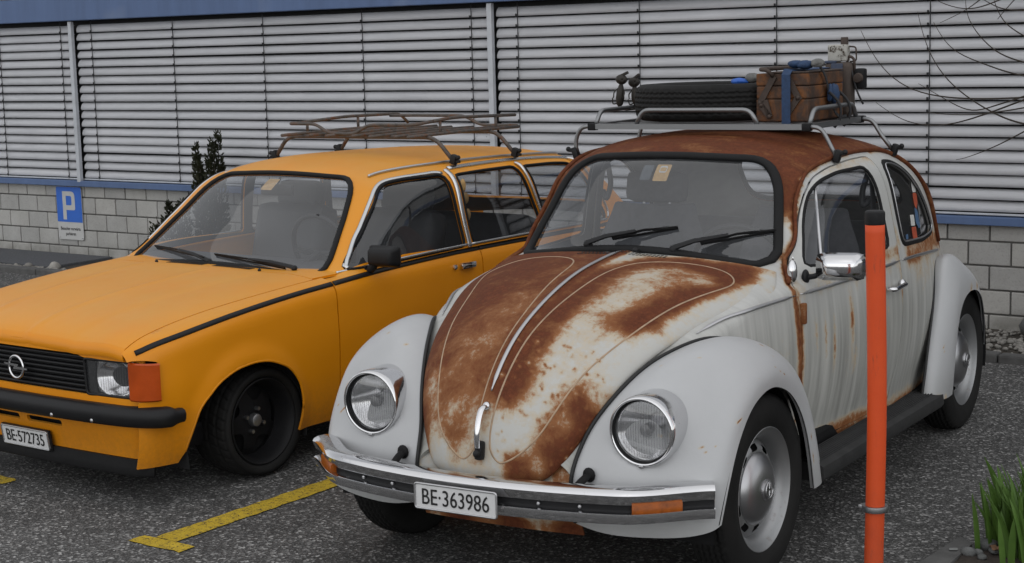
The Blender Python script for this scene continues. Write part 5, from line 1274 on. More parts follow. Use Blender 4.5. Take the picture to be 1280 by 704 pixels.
for s in (1, -1):
    xs = np.linspace(-.425, .659, 46)
    top = [(x, s*vedge(x, .002)) for x in xs]
    low = [(x, s*1.0) for x in xs[::-1]]
    # the arch opens at the lower edge: walk along the sill and around the arch
    aP = KL.side([p for p in archP if p[1] > .17], s)
    aP = aP[np.argsort(aP[:, 0])]
    arch = KL.side([p for p in archP], s)
    ar = np.array([p for p in archP if p[1] > .168]); k0 = int(np.argmax(ar[:, 0])); ar = ar[np.argsort(-np.unwrap(np.arctan2(ar[:, 1]-.2, ar[:, 0]-.13)))[::-1]]
    a2 = KL.side(ar, s)
    lowF = [(.659, KL.vz(.659, .594, s)), (.566, KL.vz(.566, .586, s)), (.566, KL.vz(.566, .432, s)), (.640, KL.vz(.640, .432, s))]+[(x, s*1.0) for x in np.linspace(.640, .48, 8)]; lowR = [(x, s*1.0) for x in np.linspace(-.18, -.425, 10)]
    out = top[:]+lowF+list(map(tuple, a2))+lowR
    o = kpatch(KL, 'front_wing', out, (), M['yellow'], None, .018)
    # black rolled lip of the arch
    P = KL(a2); N = KL.nrm(a2); V, F = sweep(P-N*.004, circ(.006, 6, .006), False, N); mesh('arch_lip', V, F, M['yellow'], o)
    # door skin
    dz = lambda x: float(kst(x))-.002
    xd = np.linspace(-.432, -1.462, 44)
    dtop = [(x, KL.vz(x, dz(x), s)) for x in xd]
    dbot = [(x, KL.vz(x, .192, s)) for x in np.linspace(-1.462, -.432, 44)]
    d = kpatch(KL, 'door', dtop+[(-1.462, KL.vz(-1.462, z, s)) for z in np.linspace(.78, .22, 20)]+dbot+[(-.432, KL.vz(-.432, z, s)) for z in np.linspace(.22, .75, 20)], (), M['yellow'], None, .022)
    kdoor = d
    mbq = MB()
    hp = KL(KL.side([(-1.335, .735)], s))[0]
    mbq.add(box(hp+np.array([0, s*.012, 0]), (.105, .024, .030), .008)); mbq.build('door_handle', M['chrome'], d, ang=40)
    hp = KL(KL.side([(-1.245, .735)], s))[0]; MB().add(lathe([(0, .012*s), (.012, .010*s), (.013, 0)], 14, 'y', hp)).build('door_lock', M['chrome'], d)
    # sill under the door, quarter panel with rear arch
    xq = np.linspace(-1.470, -3.40, 70); qtop = [(x, KL.vz(x, dz(x), s)) for x in xq]
    ra = np.array([p for p in rarchP if p[1] > .168]); ra = ra[np.argsort(np.unwrap(np.arctan2(ra[:, 1]-.2, ra[:, 0]+2.27)))[::-1]]; r2_ = KL.side(ra[::-1], s)
    qlow = [(x, s*1.0) for x in np.linspace(-3.40, -2.60, 20)]+list(map(tuple, KL.side(ra[np.argsort(ra[:, 0])], s) if False else KL.side(sorted(ra.tolist(), key=lambda p: math.atan2(p[1]-.2, p[0]+2.27), reverse=True), s)))+[(x, s*1.0) for x in np.linspace(-1.915, -1.470, 14)]
    kpatch(KL, 'quarter_panel', qtop+qlow, (), M['yellow'], None, .026)
    V, F = box((-.95, s*.715, .175), (1.10, .06, .05), .015); mesh('sill', V, F, M['yellow'], Kp, smooth=False)
    # black belt stripe (wing, door, quarter)
    for xa, xb in ((-.425, .628), (-1.462, -.435), (-2.75, -1.47)):
        xl = np.linspace(xa, xb, 50); q = KL.side([(x, float(kst(x))-.012+.002) for x in xl], s); P = KL(q); N = KL.nrm(q)
        V, F = sweep(P+N*.002, [(-.003, -.0115), (.003, -.010), (.003, .010), (-.003, .0115)], False, N); mesh('belt_stripe', V, F, M['black_plastic'], Kp)
# cowl with air grille
cw = [(x, KL.vy(x, y)) for x, y in [(-.380, -.68), (-.380, -.3), (-.380, 0), (-.380, .3), (-.380, .68)]]+[(x, KL.vy(x, y)) for x, y in [(-.56, .70), (-.52, .5), (-.49, 0.25), (-.49, -.25), (-.52, -.5), (-.56, -.70)]]
kpatch(KL, 'cowl', cw, (), M['yellow'], None, .02)
mb = MB()
for y0 in (-.26, .05):
    for k in range(34):
        for r_ in range(3):
            y = y0+k*.0072; x = -.395-r_*.013; q = np.array([[x, KL.vy(x, y)]]); p = KL(q)[0]+np.array([0, 0, .0012]); mb.add(box(p, (.0095, .0034, .0012), 0))
mb.build('air_slots', M['ink'], Kp, smooth=False, kind='stuff')
mb = MB()
for y in (-.32, .36): mb.add(ball(KL(np.array([[-.385, KL.vy(-.385, y)]]))[0]+np.array([0, 0, .004]), .008, 8, 6))
mb.build('washer_jets', M['black_plastic'], Kp)
# ---------------- greenhouse
kws = np.array([KG.xsolve(y, z, -1.3, -.25) for y, z in resample(rpoly([(-.640, .772), (0, .812), (.640, .772), (.455, 1.166), (0, 1.190), (-.455, 1.166)], [.07, .3, .07, .10, .3, .10], 7), 90, True)])
kdw = rpoly([(-.560, .802), (-.752, .949), (-.940, 1.118), (-1.0, 1.146), (-1.10, 1.158), (-1.338, 1.163), (-1.338, 1.10), (-1.345, .98), (-1.362, .822)], [.02, .05, .06, .05, .05, .03, .05, .05, .02], 4)
kw2 = rpoly([(-1.412, 1.155), (-1.65, 1.160), (-1.905, 1.160), (-1.935, 1.06), (-2.01, .826), (-1.425, .826), (-1.408, .98)], [.02, .1, .03, .1, .02, .02, .1], 4)
kw3 = rpoly([(-1.975, 1.156), (-2.25, 1.152), (-2.395, 1.141), (-2.46, 1.074), (-2.60, .860), (-2.595, .830), (-2.055, .827)], [.02, .1, .05, .08, .04, .03, .02], 4)
krw = np.array([KG.xsolve(y, z, -3.1, -2.2, False) for y, z in resample(rpoly([(-.52, .88), (.52, .88), (.46, 1.12), (-.46, 1.12)], .05, 5), 50, True)])
gout = np.array([(-3.10, -1), (-.235, -1), (-.235, 1), (-3.10, 1)])
hl = [kws, krw]
for s in (1, -1): hl += [KG.side(kdw, s), KG.side(kw2, s), KG.side(kw3, s)]
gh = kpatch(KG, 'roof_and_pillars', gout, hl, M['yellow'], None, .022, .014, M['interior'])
def kband(q, pr, name, mat, par, lift=.003):
    P = KG(q); N = KG.nrm(q); V, F = sweep(P+N*lift, pr, True, N); return mesh(name, V, F, mat, par)
fl = lambda w, h: [(-.006, -w/2), (h*.6, -w/2*.9), (h, -w/2*.4), (h, w/2*.4), (h*.6, w/2*.9), (-.006, w/2)]
kband(kws, fl(.026, .009), 'windscreen_seal', M['seal'], Kp)
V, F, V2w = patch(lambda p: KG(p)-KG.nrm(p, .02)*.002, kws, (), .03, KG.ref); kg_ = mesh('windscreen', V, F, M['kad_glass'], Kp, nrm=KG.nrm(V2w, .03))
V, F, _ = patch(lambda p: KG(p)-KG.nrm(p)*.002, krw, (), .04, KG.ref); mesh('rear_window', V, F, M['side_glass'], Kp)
for s in (1, -1):
    for nm, P2 in (('door_window', kdw), ('side_window', kw2), ('rear_side_window', kw3)):
        q = KG.side(resample(P2, 80, True), s)
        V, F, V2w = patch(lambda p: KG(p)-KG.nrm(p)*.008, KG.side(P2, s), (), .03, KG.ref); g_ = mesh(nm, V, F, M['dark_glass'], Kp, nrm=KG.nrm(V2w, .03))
        kband(q, fl(.013, .005), 'window_rubber', M['rubber'], g_, .001)
    def strip3(pts, w, h, name='window_strip', n=50, mat='chrome_strip', lift=.004, par=None):
        q = KG.side(pts, s); N = KG.nrm(q, .02); P = curve(np.c_[KG(q)+N*lift, N], n) if len(pts) > 2 else np.c_[KG(q)+N*lift, N]; N = P[:, 3:]; V, F = sweep(P[:, :3]-(0 if s > 0 else .004)*N, fl(w, h if s > 0 else .003), False, N); mesh(name, V, F, M[mat], par or Kp)
    kk = int(np.argmax(kdw[:, 1]+(kdw[:, 0] < -1.32)*.0)); sub_ = np.array([p_ for p_ in kdw if p_[1] > .955-(p_[0]+.752)*.78-.022 or p_[1] > 1.15]); sub_ = sub_[(sub_[:, 0] > -1.345) & ((sub_[:, 1] > 1.145) | (sub_[:, 0] > -1.02))]
    sub_ = sub_[np.argsort(-sub_[:, 0])]; q = KG.side(sub_, s); P3 = resample(KG(q), 26); N3 = resample(KG.nrm(q, .03), 26)
    T3 = np.gradient(P3, axis=0); o3 = np.cross(N3, T3); o3 /= np.linalg.norm(o3, axis=1)[:, None]; o3 *= np.sign(o3[:, 2:3]); PN = curve(np.c_[P3+o3*.0165+N3*.004, N3], 60); V, F = sweep(PN[:, :3]-(0 if s > 0 else .004)*PN[:, 3:], fl(.020, .006 if s > 0 else .003), False, PN[:, 3:]); mesh('window_strip', V, F, M['chrome_strip'], Kp)
    strip3([(-1.385, 1.176), (-1.376, 1.08), (-1.378, .96), (-1.392, .815)], .028, .008)
    strip3([(-1.42, 1.182), (-1.65, 1.186), (-1.90, 1.186), (-2.20, 1.178), (-2.44, 1.160)], .026, .007)
    strip3([(-1.938, 1.170), (-1.965, 1.06), (-2.035, .822)], .018, .008)
    strip3([(-.53, .790), (-.80, .812), (-1.10, .8225), (-1.37, .8265)], .012, .006)
    strip3([(-1.41, .826), (-1.8, .828), (-2.2, .828), (-2.61, .826)], .012, .006)
    strip3([(-2.44, 1.158), (-2.52, 1.06), (-2.63, .87), (-2.62, .835)], .012, .006)
    rl = [(-1.00, 1.170), (-1.06, 1.182), (-1.18, 1.194), (-1.42, 1.203), (-1.75, 1.203), (-2.1, 1.196), (-2.42, 1.182), (-2.58, 1.165)]
    strip3(rl, .012, .010, 'drip_rail', 70, 'trim', .004)
# windscreen sticker, mirror, wipers
def kwsp(y, z): x, v = KG.xsolve(y, z, -1.3, -.25); return KG(np.array([[x, v]]))[0]
nk = np.array([.63, 0, .77])
def ksticker(y0, y1, z0, z1, mat):
    V, F, _ = patch(lambda q: np.array([kwsp(y, z)-nk*.008 for y, z in q]), rpoly([(y0, z0), (y1, z0), (y1, z1), (y0, z1)], .006, 3), (), .03, KG.ref); mesh('windscreen_sticker', V, F, mat, kg_)
ksticker(-.055, .020, 1.118, 1.165, M['sticker_ochre'])
mb = MB(); mb.add(box((-.90, -.02, 1.105), (.02, .21, .055), .012)); mb.add(tube([(-.90, -.02, 1.12), (-.93, -.02, 1.17)], .006, 6)); mb.build('inner_mirror', M['black_plastic'], Kp, ang=40)
def kwiper(base, mid, tip):
    base, mid, tip = [np.array(p, float) for p in (base, mid, tip)]; n = nk; mb = MB()
    mb.add(ball(base+n*.012, .014, 8, 6)).add(sweep(np.array([base+n*.018, base*.5+mid*.5+n*.030, mid+n*.024]), circ(.005, 6, .009), False, n, scale=[1.2, 1, .7]))
    a = mid-(tip-mid)*.9; b = tip
    mb.add(sweep(np.array([a+n*.008, (a+b)/2+n*.022, b+n*.008]), circ(.006, 6, .004), False, n)); mb.add(sweep(np.linspace(a+n*.004, b+n*.004, 8), circ(.006, 6, .003), False, n))
    mb.build('wiper', M['black_plastic'], Kp, ang=50)
kwiper(KL(np.array([[-.455, KL.vy(-.455, -.03)]]))[0], kwsp(-.28, .832), kwsp(-.52, .842)); kwiper(KL(np.array([[-.47, KL.vy(-.47, .50)]]))[0], kwsp(.22, .818), kwsp(-.03, .836))
# door mirror
hp = KG(KG.side([(-.68, .835)], 1))[0]
mb = MB(); mb.add(rtube([hp+np.array([0, -.01, -.05]), hp+np.array([.0, .045, -.04]), hp+np.array([-.005, .06, .0])], .020, .03, 8)); mb.add(box(hp+np.array([-.01, .012, -.045]), (.075, .03, .045), .01))
mi = mb.build('door_mirror', M['black_plastic'], Kp, ang=50)
V, F = box((0, 0, 0), (.07, .162, .096), .022); V = np.array(V); k = V[:, 0] > 0; V[k, 1:] *= .80
MB().add((V@rotm('Z', rad(8)).T+hp+np.array([-.01, .102, .018]), F)).build('mirror_housing', M['black_plastic'], mi, ang=60)
# ---------------- front end
def fx(y, z=.5): a = np.abs(y); return .652-.022*(a/.66)**2-.05*smooth01((a-.60)/.15)**1.5-.035*smooth01((.34-z)/.16)
def Ff(q): return np.c_[fx(q[:, 0], q[:, 1]), q[:, 0], q[:, 1]]
Ff.ref = np.array([0, 0, .4])
ohole = rpoly([(-.695, .437), (.695, .437), (.690, .586), (.40, .586), (.36, .598), (-.36, .598), (-.40, .586), (-.690, .586)], [.012]*8, 3)
slots = [rpoly([(a, .286), (b, .286), (b, .312), (a, .312)], .010, 3) for a, b in ((-.27, -.03), (.02, .24))]
V, F, _ = patch(Ff, np.array([(-.700, .165), (.700, .165), (.710, .30), (.705, .60), (.655, .619), (0, .636), (-.655, .619), (-.705, .60), (-.710, .30)]), [ohole]+slots, .02, Ff.ref)
fp = mesh('front_panel', V, F, M['yellow'], Kp); solid(fp, .012)
V, F = box((.55, 0, .42), (.06, 1.38, .40), 0); mesh('radiator_support', V, F, M['black_metal'], Kp, smooth=False)
gr = mesh('grille', *patch(lambda q: np.c_[fx(q[:, 0])-.035, q[:, 0], q[:, 1]], np.array([(-.405, .432), (.405, .432), (.405, .60), (-.405, .60)]), (), .05, (0, 0, .5))[:2], M['black_gap'], Kp)
ys = np.linspace(-.40, .40, 30)
for k in range(8):
    z = .447+k*.0195; P = np.c_[fx(ys)-.016, ys, np.full(30, z)]; V, F = sweep(P, [(.0055, -.02), (.0055, .003), (0, .008), (-.005, .003), (-.005, -.02)], False, (0, 0, 1)); mesh('grille_slat', V, F, M['black_plastic'], gr)
mb = MB(); c0 = np.array([fx(0.)+.012, -.004, .512])
mb.add(tube([c0+np.array([0, .046*math.cos(a), .046*math.sin(a)]) for a in np.linspace(0, 2*math.pi, 41)[:-1]], .0058, 8, True))
zg = [(-.074, .006), (-.074, .0165), (.016, .010), (.0, -.002), (.074, -.006), (.074, -.0165), (-.016, -.010), (0, .002)]
V, F, _ = patch(lambda q: np.c_[np.full(len(q), c0[0]+.004), c0[1]+q[:, 0], c0[2]+q[:, 1]], np.array([(-.074, .0075), (-.010, .0035), (-.018, -.010), (.074, -.0075), (.074, .000), (.010, -.0025+.004), (.018, .012), (-.074, .0145)]), (), .02, (0, 0, .5))
o = mb.build('emblem', M['chrome'], gr, ang=60); o2 = mesh('emblem_bolt', V, F, M['chrome'], o, smooth=False) if False else mesh('emblem_flash', V, F, M['chrome'], gr, smooth=False); solid(o2, .008)
for s in (1, -1):
    # rectangular headlamp: bowl, reflector, glass
    P2 = rpoly([(.412, .440), (.672, .442), (.662, .584), (.405, .582)], .016, 4)
    Lf = lambda d: (lambda q: np.c_[fx(q[:, 0])+d, s*q[:, 0], q[:, 1]])
    V, F, _ = patch(Lf(-.006), P2, (), .03, (0, 0, .5)); hl_ = mesh('headlight', V, F, M['lens'], Kp)
    def refl(q):
        cy, cz = .555, .512; r2 = ((q[:, 0]-cy)/.105)**2+((q[:, 1]-cz)/.068)**2
        return np.c_[fx(q[:, 0])-.020-.055*np.clip(1-r2, 0, 1), s*q[:, 0], q[:, 1]]
    V, F, _ = patch(refl, P2, (), .008, (-2, 0, .5)); mesh('reflector', V, F, M['reflector'], hl_)
    blk_ = rpoly([(.412, .441), (.462, .442), (.452, .520), (.462, .583), (.406, .582)], .01, 3)
    V, F, _ = patch(Lf(-.012), blk_, (), .03, (0, 0, .5)); mesh('lamp_shade', V, F, M['seal'], hl_, smooth=False)
    q = np.c_[fx(P2[:, 0])-.002, s*P2[:, 0], P2[:, 1]]; V, F = tube(q, .006, 6, True); mesh('lamp_frame', V, F, M['black_plastic'], hl_)
    mb = MB()
    for k in range(14):
        y = .47+k*.0138; mb.add(tube([(fx(y)-.012, s*y, .455), (fx(y)-.012, s*y, .572)], .0016, 5))
    mb.build('lens_flutes', M['lens'], hl_)
    # wraparound indicator
    pl = curve([(.641, .672), (.636, .704), (.620, .734), (.596, .756), (.570, .768)], 24)
    V = []; F = []
    zt = np.linspace(0, 1, 24)
    for (x, y), u in zip(pl, zt):
        z0, z1 = .436-.002*u, .590-.006*u
        for dx, z in ((0, z0), (.006, z0+.006), (.007, z1-.006), (0, z1)): V.append((x+dx*.9, s*(y+dx*u), z))
    for i in range(23):
        for j in range(3): F.append((i*4+j, (i+1)*4+j, (i+1)*4+j+1, i*4+j+1))
    F += [tuple(range(4)), tuple(23*4+j for j in range(4))]
    MB().add((V, F)).build('corner_indicator', M['orange_lens'], Kp, ang=40)
# bumper
hb_ = [(.703, 0), (.700, .20), (.690, .42), (.676, .58), (.660, .68), (.634, .755), (.595, .803), (.548, .822), (.510, .824)]
pb_ = np.array([(x, -y) for x, y in hb_[:0:-1]]+hb_); P = curve(np.c_[pb_, np.full(len(pb_), .372)], 90)
kby, kbx = P[:, 1], P[:, 0]
kbz = 1
V, F = sweep(P, [(.040, -.045), (.043, -.012), (.034, .010), (.014, .019), (-.016, .017), (-.034, .004), (-.040, -.020), (-.036, -.045)], False, (0, 0, 1), scale=np.clip(np.minimum(np.arange(90), np.arange(90)[::-1])/5.0, .55, 1)**.6)
kbum = MB().add((V, F)).build('front_bumper', M['black_plastic'], Kp, ang=60)
for y in (-.50, -.27, .27, .50):
    MB().add(ball((np.interp(y, kby, kbx)+.015, y, .352), (.006, .009, .009), 10, 6)).build('bumper_bolt', M['trim'], kbum)
# spoiler lip and plate
ys = np.linspace(-.705, .705, 60); P = np.c_[fx(ys, .20)+.012, ys, np.full(60, .158)]
V, F = sweep(P, [(.034, -.012), (.034, .002), (.004, .006), (-.026, .012), (-.032, .008), (-.030, -.012)], False, (0, 0, 1)); MB().add((V, F)).build('spoiler_lip', M['rubber'], Kp, ang=50)
V, F = box((.640, .005, .214), (.012, .315, .092), .004, rotm('Y', .16)); bp = mesh('plate_holder', V, F, M['black_plastic'], Kp, smooth=False)
licence(bp, .6505, .2145, 'BE·572735', .16, cy=.005)
# ---------------- wheels
ktV, ktF = tyre_mesh(.236, .215, .178, 'blk')
def k_wheel(x, s, first=[None], steer=0):
    mat = Matrix.Translation((x, s*.645, .236)) @ Matrix.Rotation(steer, 4, 'Z') @ (Matrix() if s > 0 else Matrix.Rotation(math.pi, 4, 'Z'))
    if first[0] is None:
        mb = MB(); mb.add(lathe([(.160, -.085), (.182, -.088), (.184, -.082), (.170, -.07), (.160, -.02), (.158, .02), (.163, .055), (.172, .080), (.181, .088), (.1835, .094), (.179, .096), (.170, .088), (.160, .060), (.154, .020), (.150, .005)], 64, 'y'))
        # five spoke face with openings
        def face(q): r = np.hypot(q[:, 0], q[:, 1]); return np.c_[q[:, 0], np.interp(r, [0, .05, .075, .12, .155], [.030, .030, .026, .018, .004]), q[:, 1]]
        outer = [(.155*math.cos(t), .155*math.sin(t)) for t in np.linspace(0, 2*math.pi, 61)[:-1]]
        hs_ = []
        for k in range(5):
            a0 = k/5*2*math.pi+.3; hs_.append(rpoly([(r*math.cos(a0+d), r*math.sin(a0+d)) for d, r in ((-.16, .085), (.16, .085), (.42, .142), (0, .147), (-.42, .142))], .012, 3))
        V, F, _ = patch(face, np.array(outer), hs_, .012, (0, -1, 0)); mb.add((V, F))
        w = mb.build('wheel', M['black_metal'], Kp, ang=45, off=False)
        mesh('tyre', ktV, ktF, M['tyre'], w, off=False)
        MB().add(lathe([(.0, .058), (.020, .058), (.026, .054), (.028, .045), (.029, .028)], 28, 'y')).build('centre_cap', M['rim_steel'], w, off=False)
        for k in range(4):
            mb = MB(); t = k/4*2*math.pi+.5; mb.add(lathe([(0, .048), (.008, .048), (.0095, .044), (.0095, .026)], 8, 'y', (.050*math.cos(t), 0, .050*math.sin(t))))
            mb.build('wheel_nut', M['trim'], w, off=False, ang=30)
        MB().add(lathe([(0, -.02), (.157, -.02)], 24, 'y')).build('brake_disc', M['black_gap'], w, off=False)
        first[0] = w; o = w
    else:
        o = inst(first[0], Kp)
        for ch in list(first[0].children): inst(ch, o)
    o.matrix_local = mat @ Matrix.Rotation(rnd.uniform(0, 6), 4, 'Y')
k_wheel(.0, 1); k_wheel(.0, -1); k_wheel(-2.395, 1); k_wheel(-2.395, -1)
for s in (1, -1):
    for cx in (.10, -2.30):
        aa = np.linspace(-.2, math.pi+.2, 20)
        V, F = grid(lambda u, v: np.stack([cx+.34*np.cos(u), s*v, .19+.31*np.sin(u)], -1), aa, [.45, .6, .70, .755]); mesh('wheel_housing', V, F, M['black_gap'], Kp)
V, F = box((-1.2, 0, .22), (3.2, 1.24, .10), .02); mesh('floor_pan', V, F, M['black_metal'], Kp, smooth=False)
# ---------------- cabin
MB().add(box((-.66, 0, .74), (.26, 1.36, .13), .05)).build('dashboard', M['interior'], Kp, ang=50)
def kseat(x, y):
    o = MB().add(box((x, y, .40), (.52, .50, .18), .07)).build('front_seat', M['interior'], Kp, ang=60)
    MB().add(box((x-.30, y, .70), (.15, .48, .58), .06, rotm('Y', -.25))).build('backrest', M['interior'], o, ang=60)
    MB().add(box((x-.40, y, 1.03), (.10, .28, .14), .04, rotm('Y', -.2))).build('headrest', M['interior'], o, ang=60)
kseat(-1.02, .36); kseat(-1.02, -.36)
MB().add(box((-1.85, 0, .42), (.48, 1.2, .20), .07)).add(box((-2.10, 0, .66), (.15, 1.2, .46), .06, rotm('Y', -.2))).build('rear_bench', M['interior'], Kp, ang=60)
V, F = tube([(-.80+.10*math.sin(a)*.5, .36+.18*math.cos(a), .84+.17*math.sin(a)) for a in np.linspace(0, 2*math.pi, 41)[:-1]], .012, 8, True); sw = mesh('steering_wheel', V, F, M['black_plastic'], Kp)
MB().add(tube([(-.80, .19, .84), (-.77, .36, .83), (-.80, .53, .84)], .014, 6)).add(tube([(-.77, .36, .83), (-.58, .36, .74)], .022, 8)).build('steering_column', M['black_plastic'], sw)
# hanging trinket on the door pillar
MB().add(ball((-1.44, .69, 1.10), (.02, .012, .035), 8, 6)).add(ball((-1.45, .695, 1.04), (.026, .012, .03), 8, 6)).add(ball((-1.46, .70, .96), (.02, .012, .03), 8, 6)).build('hanging_charm', M['sticker_ochre'], Kp)
# ================================================================== roof rack and load of the rounded car
rk = thing('roof_rack', 'galvanised tube roof rack clamped to the rusty roof, carrying tyre and toolbox', 'roof rack', BM, (-1.45, 0, 1.42))
RZ = 1.425
fx0, rx0, yl, yr = -1.14, -1.80, -.49, .44
def bar(a, b, w, h): 
    a, b = np.array(a, float), np.array(b, float); return sweep(np.array([a, b]), [(h/2, -w/2), (h/2, w/2), (-h/2, w/2), (-h/2, -w/2)], False, (0, 0, 1))
for nm, a, b in (('front_bar', (fx0, yl, RZ), (fx0, yr, RZ)), ('rear_bar', (rx0, yl, RZ), (rx0, yr, RZ)), ('side_bar', (fx0-.014, yl, RZ), (rx0+.014, yl, RZ)), ('side_bar', (fx0-.014, yr, RZ), (rx0+.014, yr, RZ)), ('cross_slat', (fx0-.2, yl+.014, RZ-.004), (fx0-.2, yr-.014, RZ-.004)), ('cross_slat', (fx0-.38, yl+.014, RZ-.004), (fx0-.38, yr-.014, RZ-.004)), ('cross_slat', (fx0-.54, yl+.014, RZ-.004), (fx0-.54, yr-.014, RZ-.004))):
    mesh(nm, *bar(a, b, .028, .022), M['rack_steel'], rk, smooth=False)
def rt_(name, pts, r=.0095, bend=.045, mat='rack_steel'):
    V, F = rtube(pts, r, bend, 10); return mesh(name, V, F, M[mat], rk)
rt_('hoop', [(fx0, -.290, RZ+.01), (fx0, -.262, RZ+.066), (fx0, .205, RZ+.066), (fx0, .236, RZ+.01)])
rt_('hoop', [(fx0-.03, yr, RZ+.01), (fx0-.07, yr, RZ+.066), (rx0+.14, yr, RZ+.066), (rx0+.10, yr, RZ+.01)])
rt_('hoop', [(fx0-.03, yl, RZ+.01), (fx0-.07, yl, RZ+.062), (rx0+.14, yl, RZ+.062), (rx0+.10, yl, RZ+.01)])
rt_('hoop', [(rx0, -.30, RZ+.01), (rx0, -.27, RZ+.066), (rx0, .20, RZ+.066), (rx0, .23, RZ+.01)])
mesh('hoop_support', *bar((fx0-.12, yr-.012, RZ), (fx0-.12, yr-.012, RZ+.062), .014, .008), M['rack_steel'], rk, smooth=False)
mesh('hoop_support', *bar((fx0-.12, yl+.012, RZ), (fx0-.12, yl+.012, RZ+.058), .030, .008), M['black_plastic'], rk, smooth=False)
for x in (fx0, rx0+.06):
    for s in (1, -1):
        y0 = yr if s > 0 else yl; fy = (.556 if s > 0 else -.572) if x > -1.4 else s*.585; fz = 1.308 if x > -1.4 else 1.292
        rt_('leg', [(x, y0-.01*s, RZ), (x, y0+.055*s, RZ), (x-.003, y0+.085*s, RZ-.055), (x-.006, fy, fz)], .009, .04)
        MB().add(box((x-.006, fy+.004*s, fz+.006), (.030, .026, .050), .007, rotm('X', -.3*s))).add(box((x-.002, fy+.022*s, fz+.018), (.018, .030, .016), .005)).add(ball((x, fy+.036*s, fz+.022), .011, 8, 6)).build('clamp', M['black_plastic'], rk, ang=40)
    for s in (1, -1):
        MB().add(box((x, (yr if s > 0 else yl), RZ-.001), (.036, .034, .030), .004)).build('corner_bracket', M['black_metal'], rk, ang=30)
# spare tyre
sp = thing('spare_tyre', 'worn black spare tyre lying flat on the roof rack', 'tyre', BM, (-1.49, -.115, RZ+.012))
V = np.array(btV); V2_ = np.c_[V[:, 0], V[:, 2], V[:, 1]+.076]; mesh('tyre_carcass', V2_, [f[::-1] for f in btF], M['tyre'], sp, off=False)
# crumpled blue strap end on top of the tyre
bs = thing('strap_bundle', 'crumpled blue strap end lying on top of the spare tyre', 'strap', BM, (-1.52, .03, RZ+.163))
M['strap'] = simple('blue_webbing', (.018, .044, .105), .75, 0, .3, 80, .3); M['strap_grey'] = simple('grey_cloth', (.13, .13, .125), .9, 0, .3, 40, .3); M['strap_light'] = simple('bright_blue_plastic', (.02, .10, .42), .45, 0, .15, 30)
def crumple(c, r, seed, n=3):
    R = random.Random(seed); mb = MB()
    for k in range(n):
        V, F = ball((0, 0, 0), 1, 12, 8); V = np.array(V); d = np.array([[R.gauss(0, 1.6) for _ in range(3)] for _ in range(4)]); V = V*(1+.22*np.sin(V@d.T).sum(1)/2)[:, None]
        mb.add((V*np.array(r)*R.uniform(.7, 1)+np.array(c)+np.array([R.uniform(-1, 1)*r[0]*.7, R.uniform(-1, 1)*r[1]*.7, 0]), F))
    return mb
crumple((-1.52, -.01, RZ+.168), (.035, .035, .014), 3).build('strap_end', M['strap_light'], bs, ang=60)
crumple((-1.53, .055, RZ+.178), (.035, .03, .022), 5).build('cloth_knot', M['strap_grey'], bs, ang=60)
# rusty cantilever toolbox
def mat_toolbox():
    t = NT('rusty_orange_steel'); co = t.coord(); n = t.noise(9, 8, .7, co, .5); n2 = t.noise(50, 5, .7, co)
    c = t.ramp(n, [(.34, (.030, .023, .019)), (.48, (.062, .033, .020)), (.58, (.15, .058, .018)), (.74, (.24, .088, .020))])
    c = t.mix(t.ramp(n2, [(.45, 0.0), (.7, .5)]), c, (.085, .06, .05))
    return t.pbr(c, .7, 0, t.bump(n2, .3, .003), .35)
M['toolbox'] = mat_toolbox(); M['rusty_arm'] = simple('dark_rusty_steel', (.055, .038, .03), .7, .1, .4, 30, .3)
tb = thing('toolbox', 'rusty orange cantilever toolbox strapped to the roof rack', 'toolbox', BM, (-1.50, .275, RZ+.012))
bz = RZ+.012; bx0, bx1, by0, by1 = -1.30, -1.70, .165, .385
for k, (z0, z1, ins) in enumerate(((0, .088, 0), (.090, .140, .002), (.142, .190, 0))):
    V, F = box(((bx0+bx1)/2, (by0+by1)/2, bz+(z0+z1)/2), (bx0-bx1-ins, by1-by0-ins, z1-z0), .006); mesh('tray', V, F, M['toolbox'], tb, smooth=False)
V, F = box(((bx0+bx1)/2, (by0+by1)/2+.03, bz+.194), (bx0-bx1+.006, by1-by0-.06, .006), .002); mesh('lid', V, F, M['rusty_arm'], tb, smooth=False)
for xf_, sg in ((bx0+.004, 1), (bx1-.004, -1)):
    for (ya, za, yb, zb) in ((.185, .075, .245, .180), (.225, .020, .205, .085), (.305, .170, .350, .085), (.345, .095, .300, .030), (.190, .065, .225, .02)):
        MB().add(sweep(np.array([(xf_+.003*sg, ya, bz+za), (xf_+.003*sg, yb, bz+zb)]), [(.0035, -.012), (.0035, .012), (-.0035, .012), (-.0035, -.012)], False, (1, 0, 0))).add(ball((xf_+.007*sg, ya, bz+za), .009, 8, 6)).build('lever', M['rusty_arm'], tb, ang=40)
V, F = rtube([(bx0+.008, .240, bz+.180), (bx0+.030, .225, bz+.205), (bx0+.020, .190, bz+.207), (bx1+.02, .190, bz+.207), (bx1-.008, .240, bz+.185)], .009, .03, 8); mesh('carry_handle', V, F, M['rusty_arm'], tb)
st = thing('ratchet_strap', 'blue webbing strap over the toolbox, tied to the rack', 'strap', BM, (-1.3, .27, RZ))
def ribbon(pts, w, up, name, mat='strap', n=40):
    c = curve(pts, n); V, F = sweep(c, [(-.0012, -w/2), (.0012, -w/2), (.0012, w/2), (-.0012, w/2)], False, up); return mesh(name, V, F, M[mat], st)
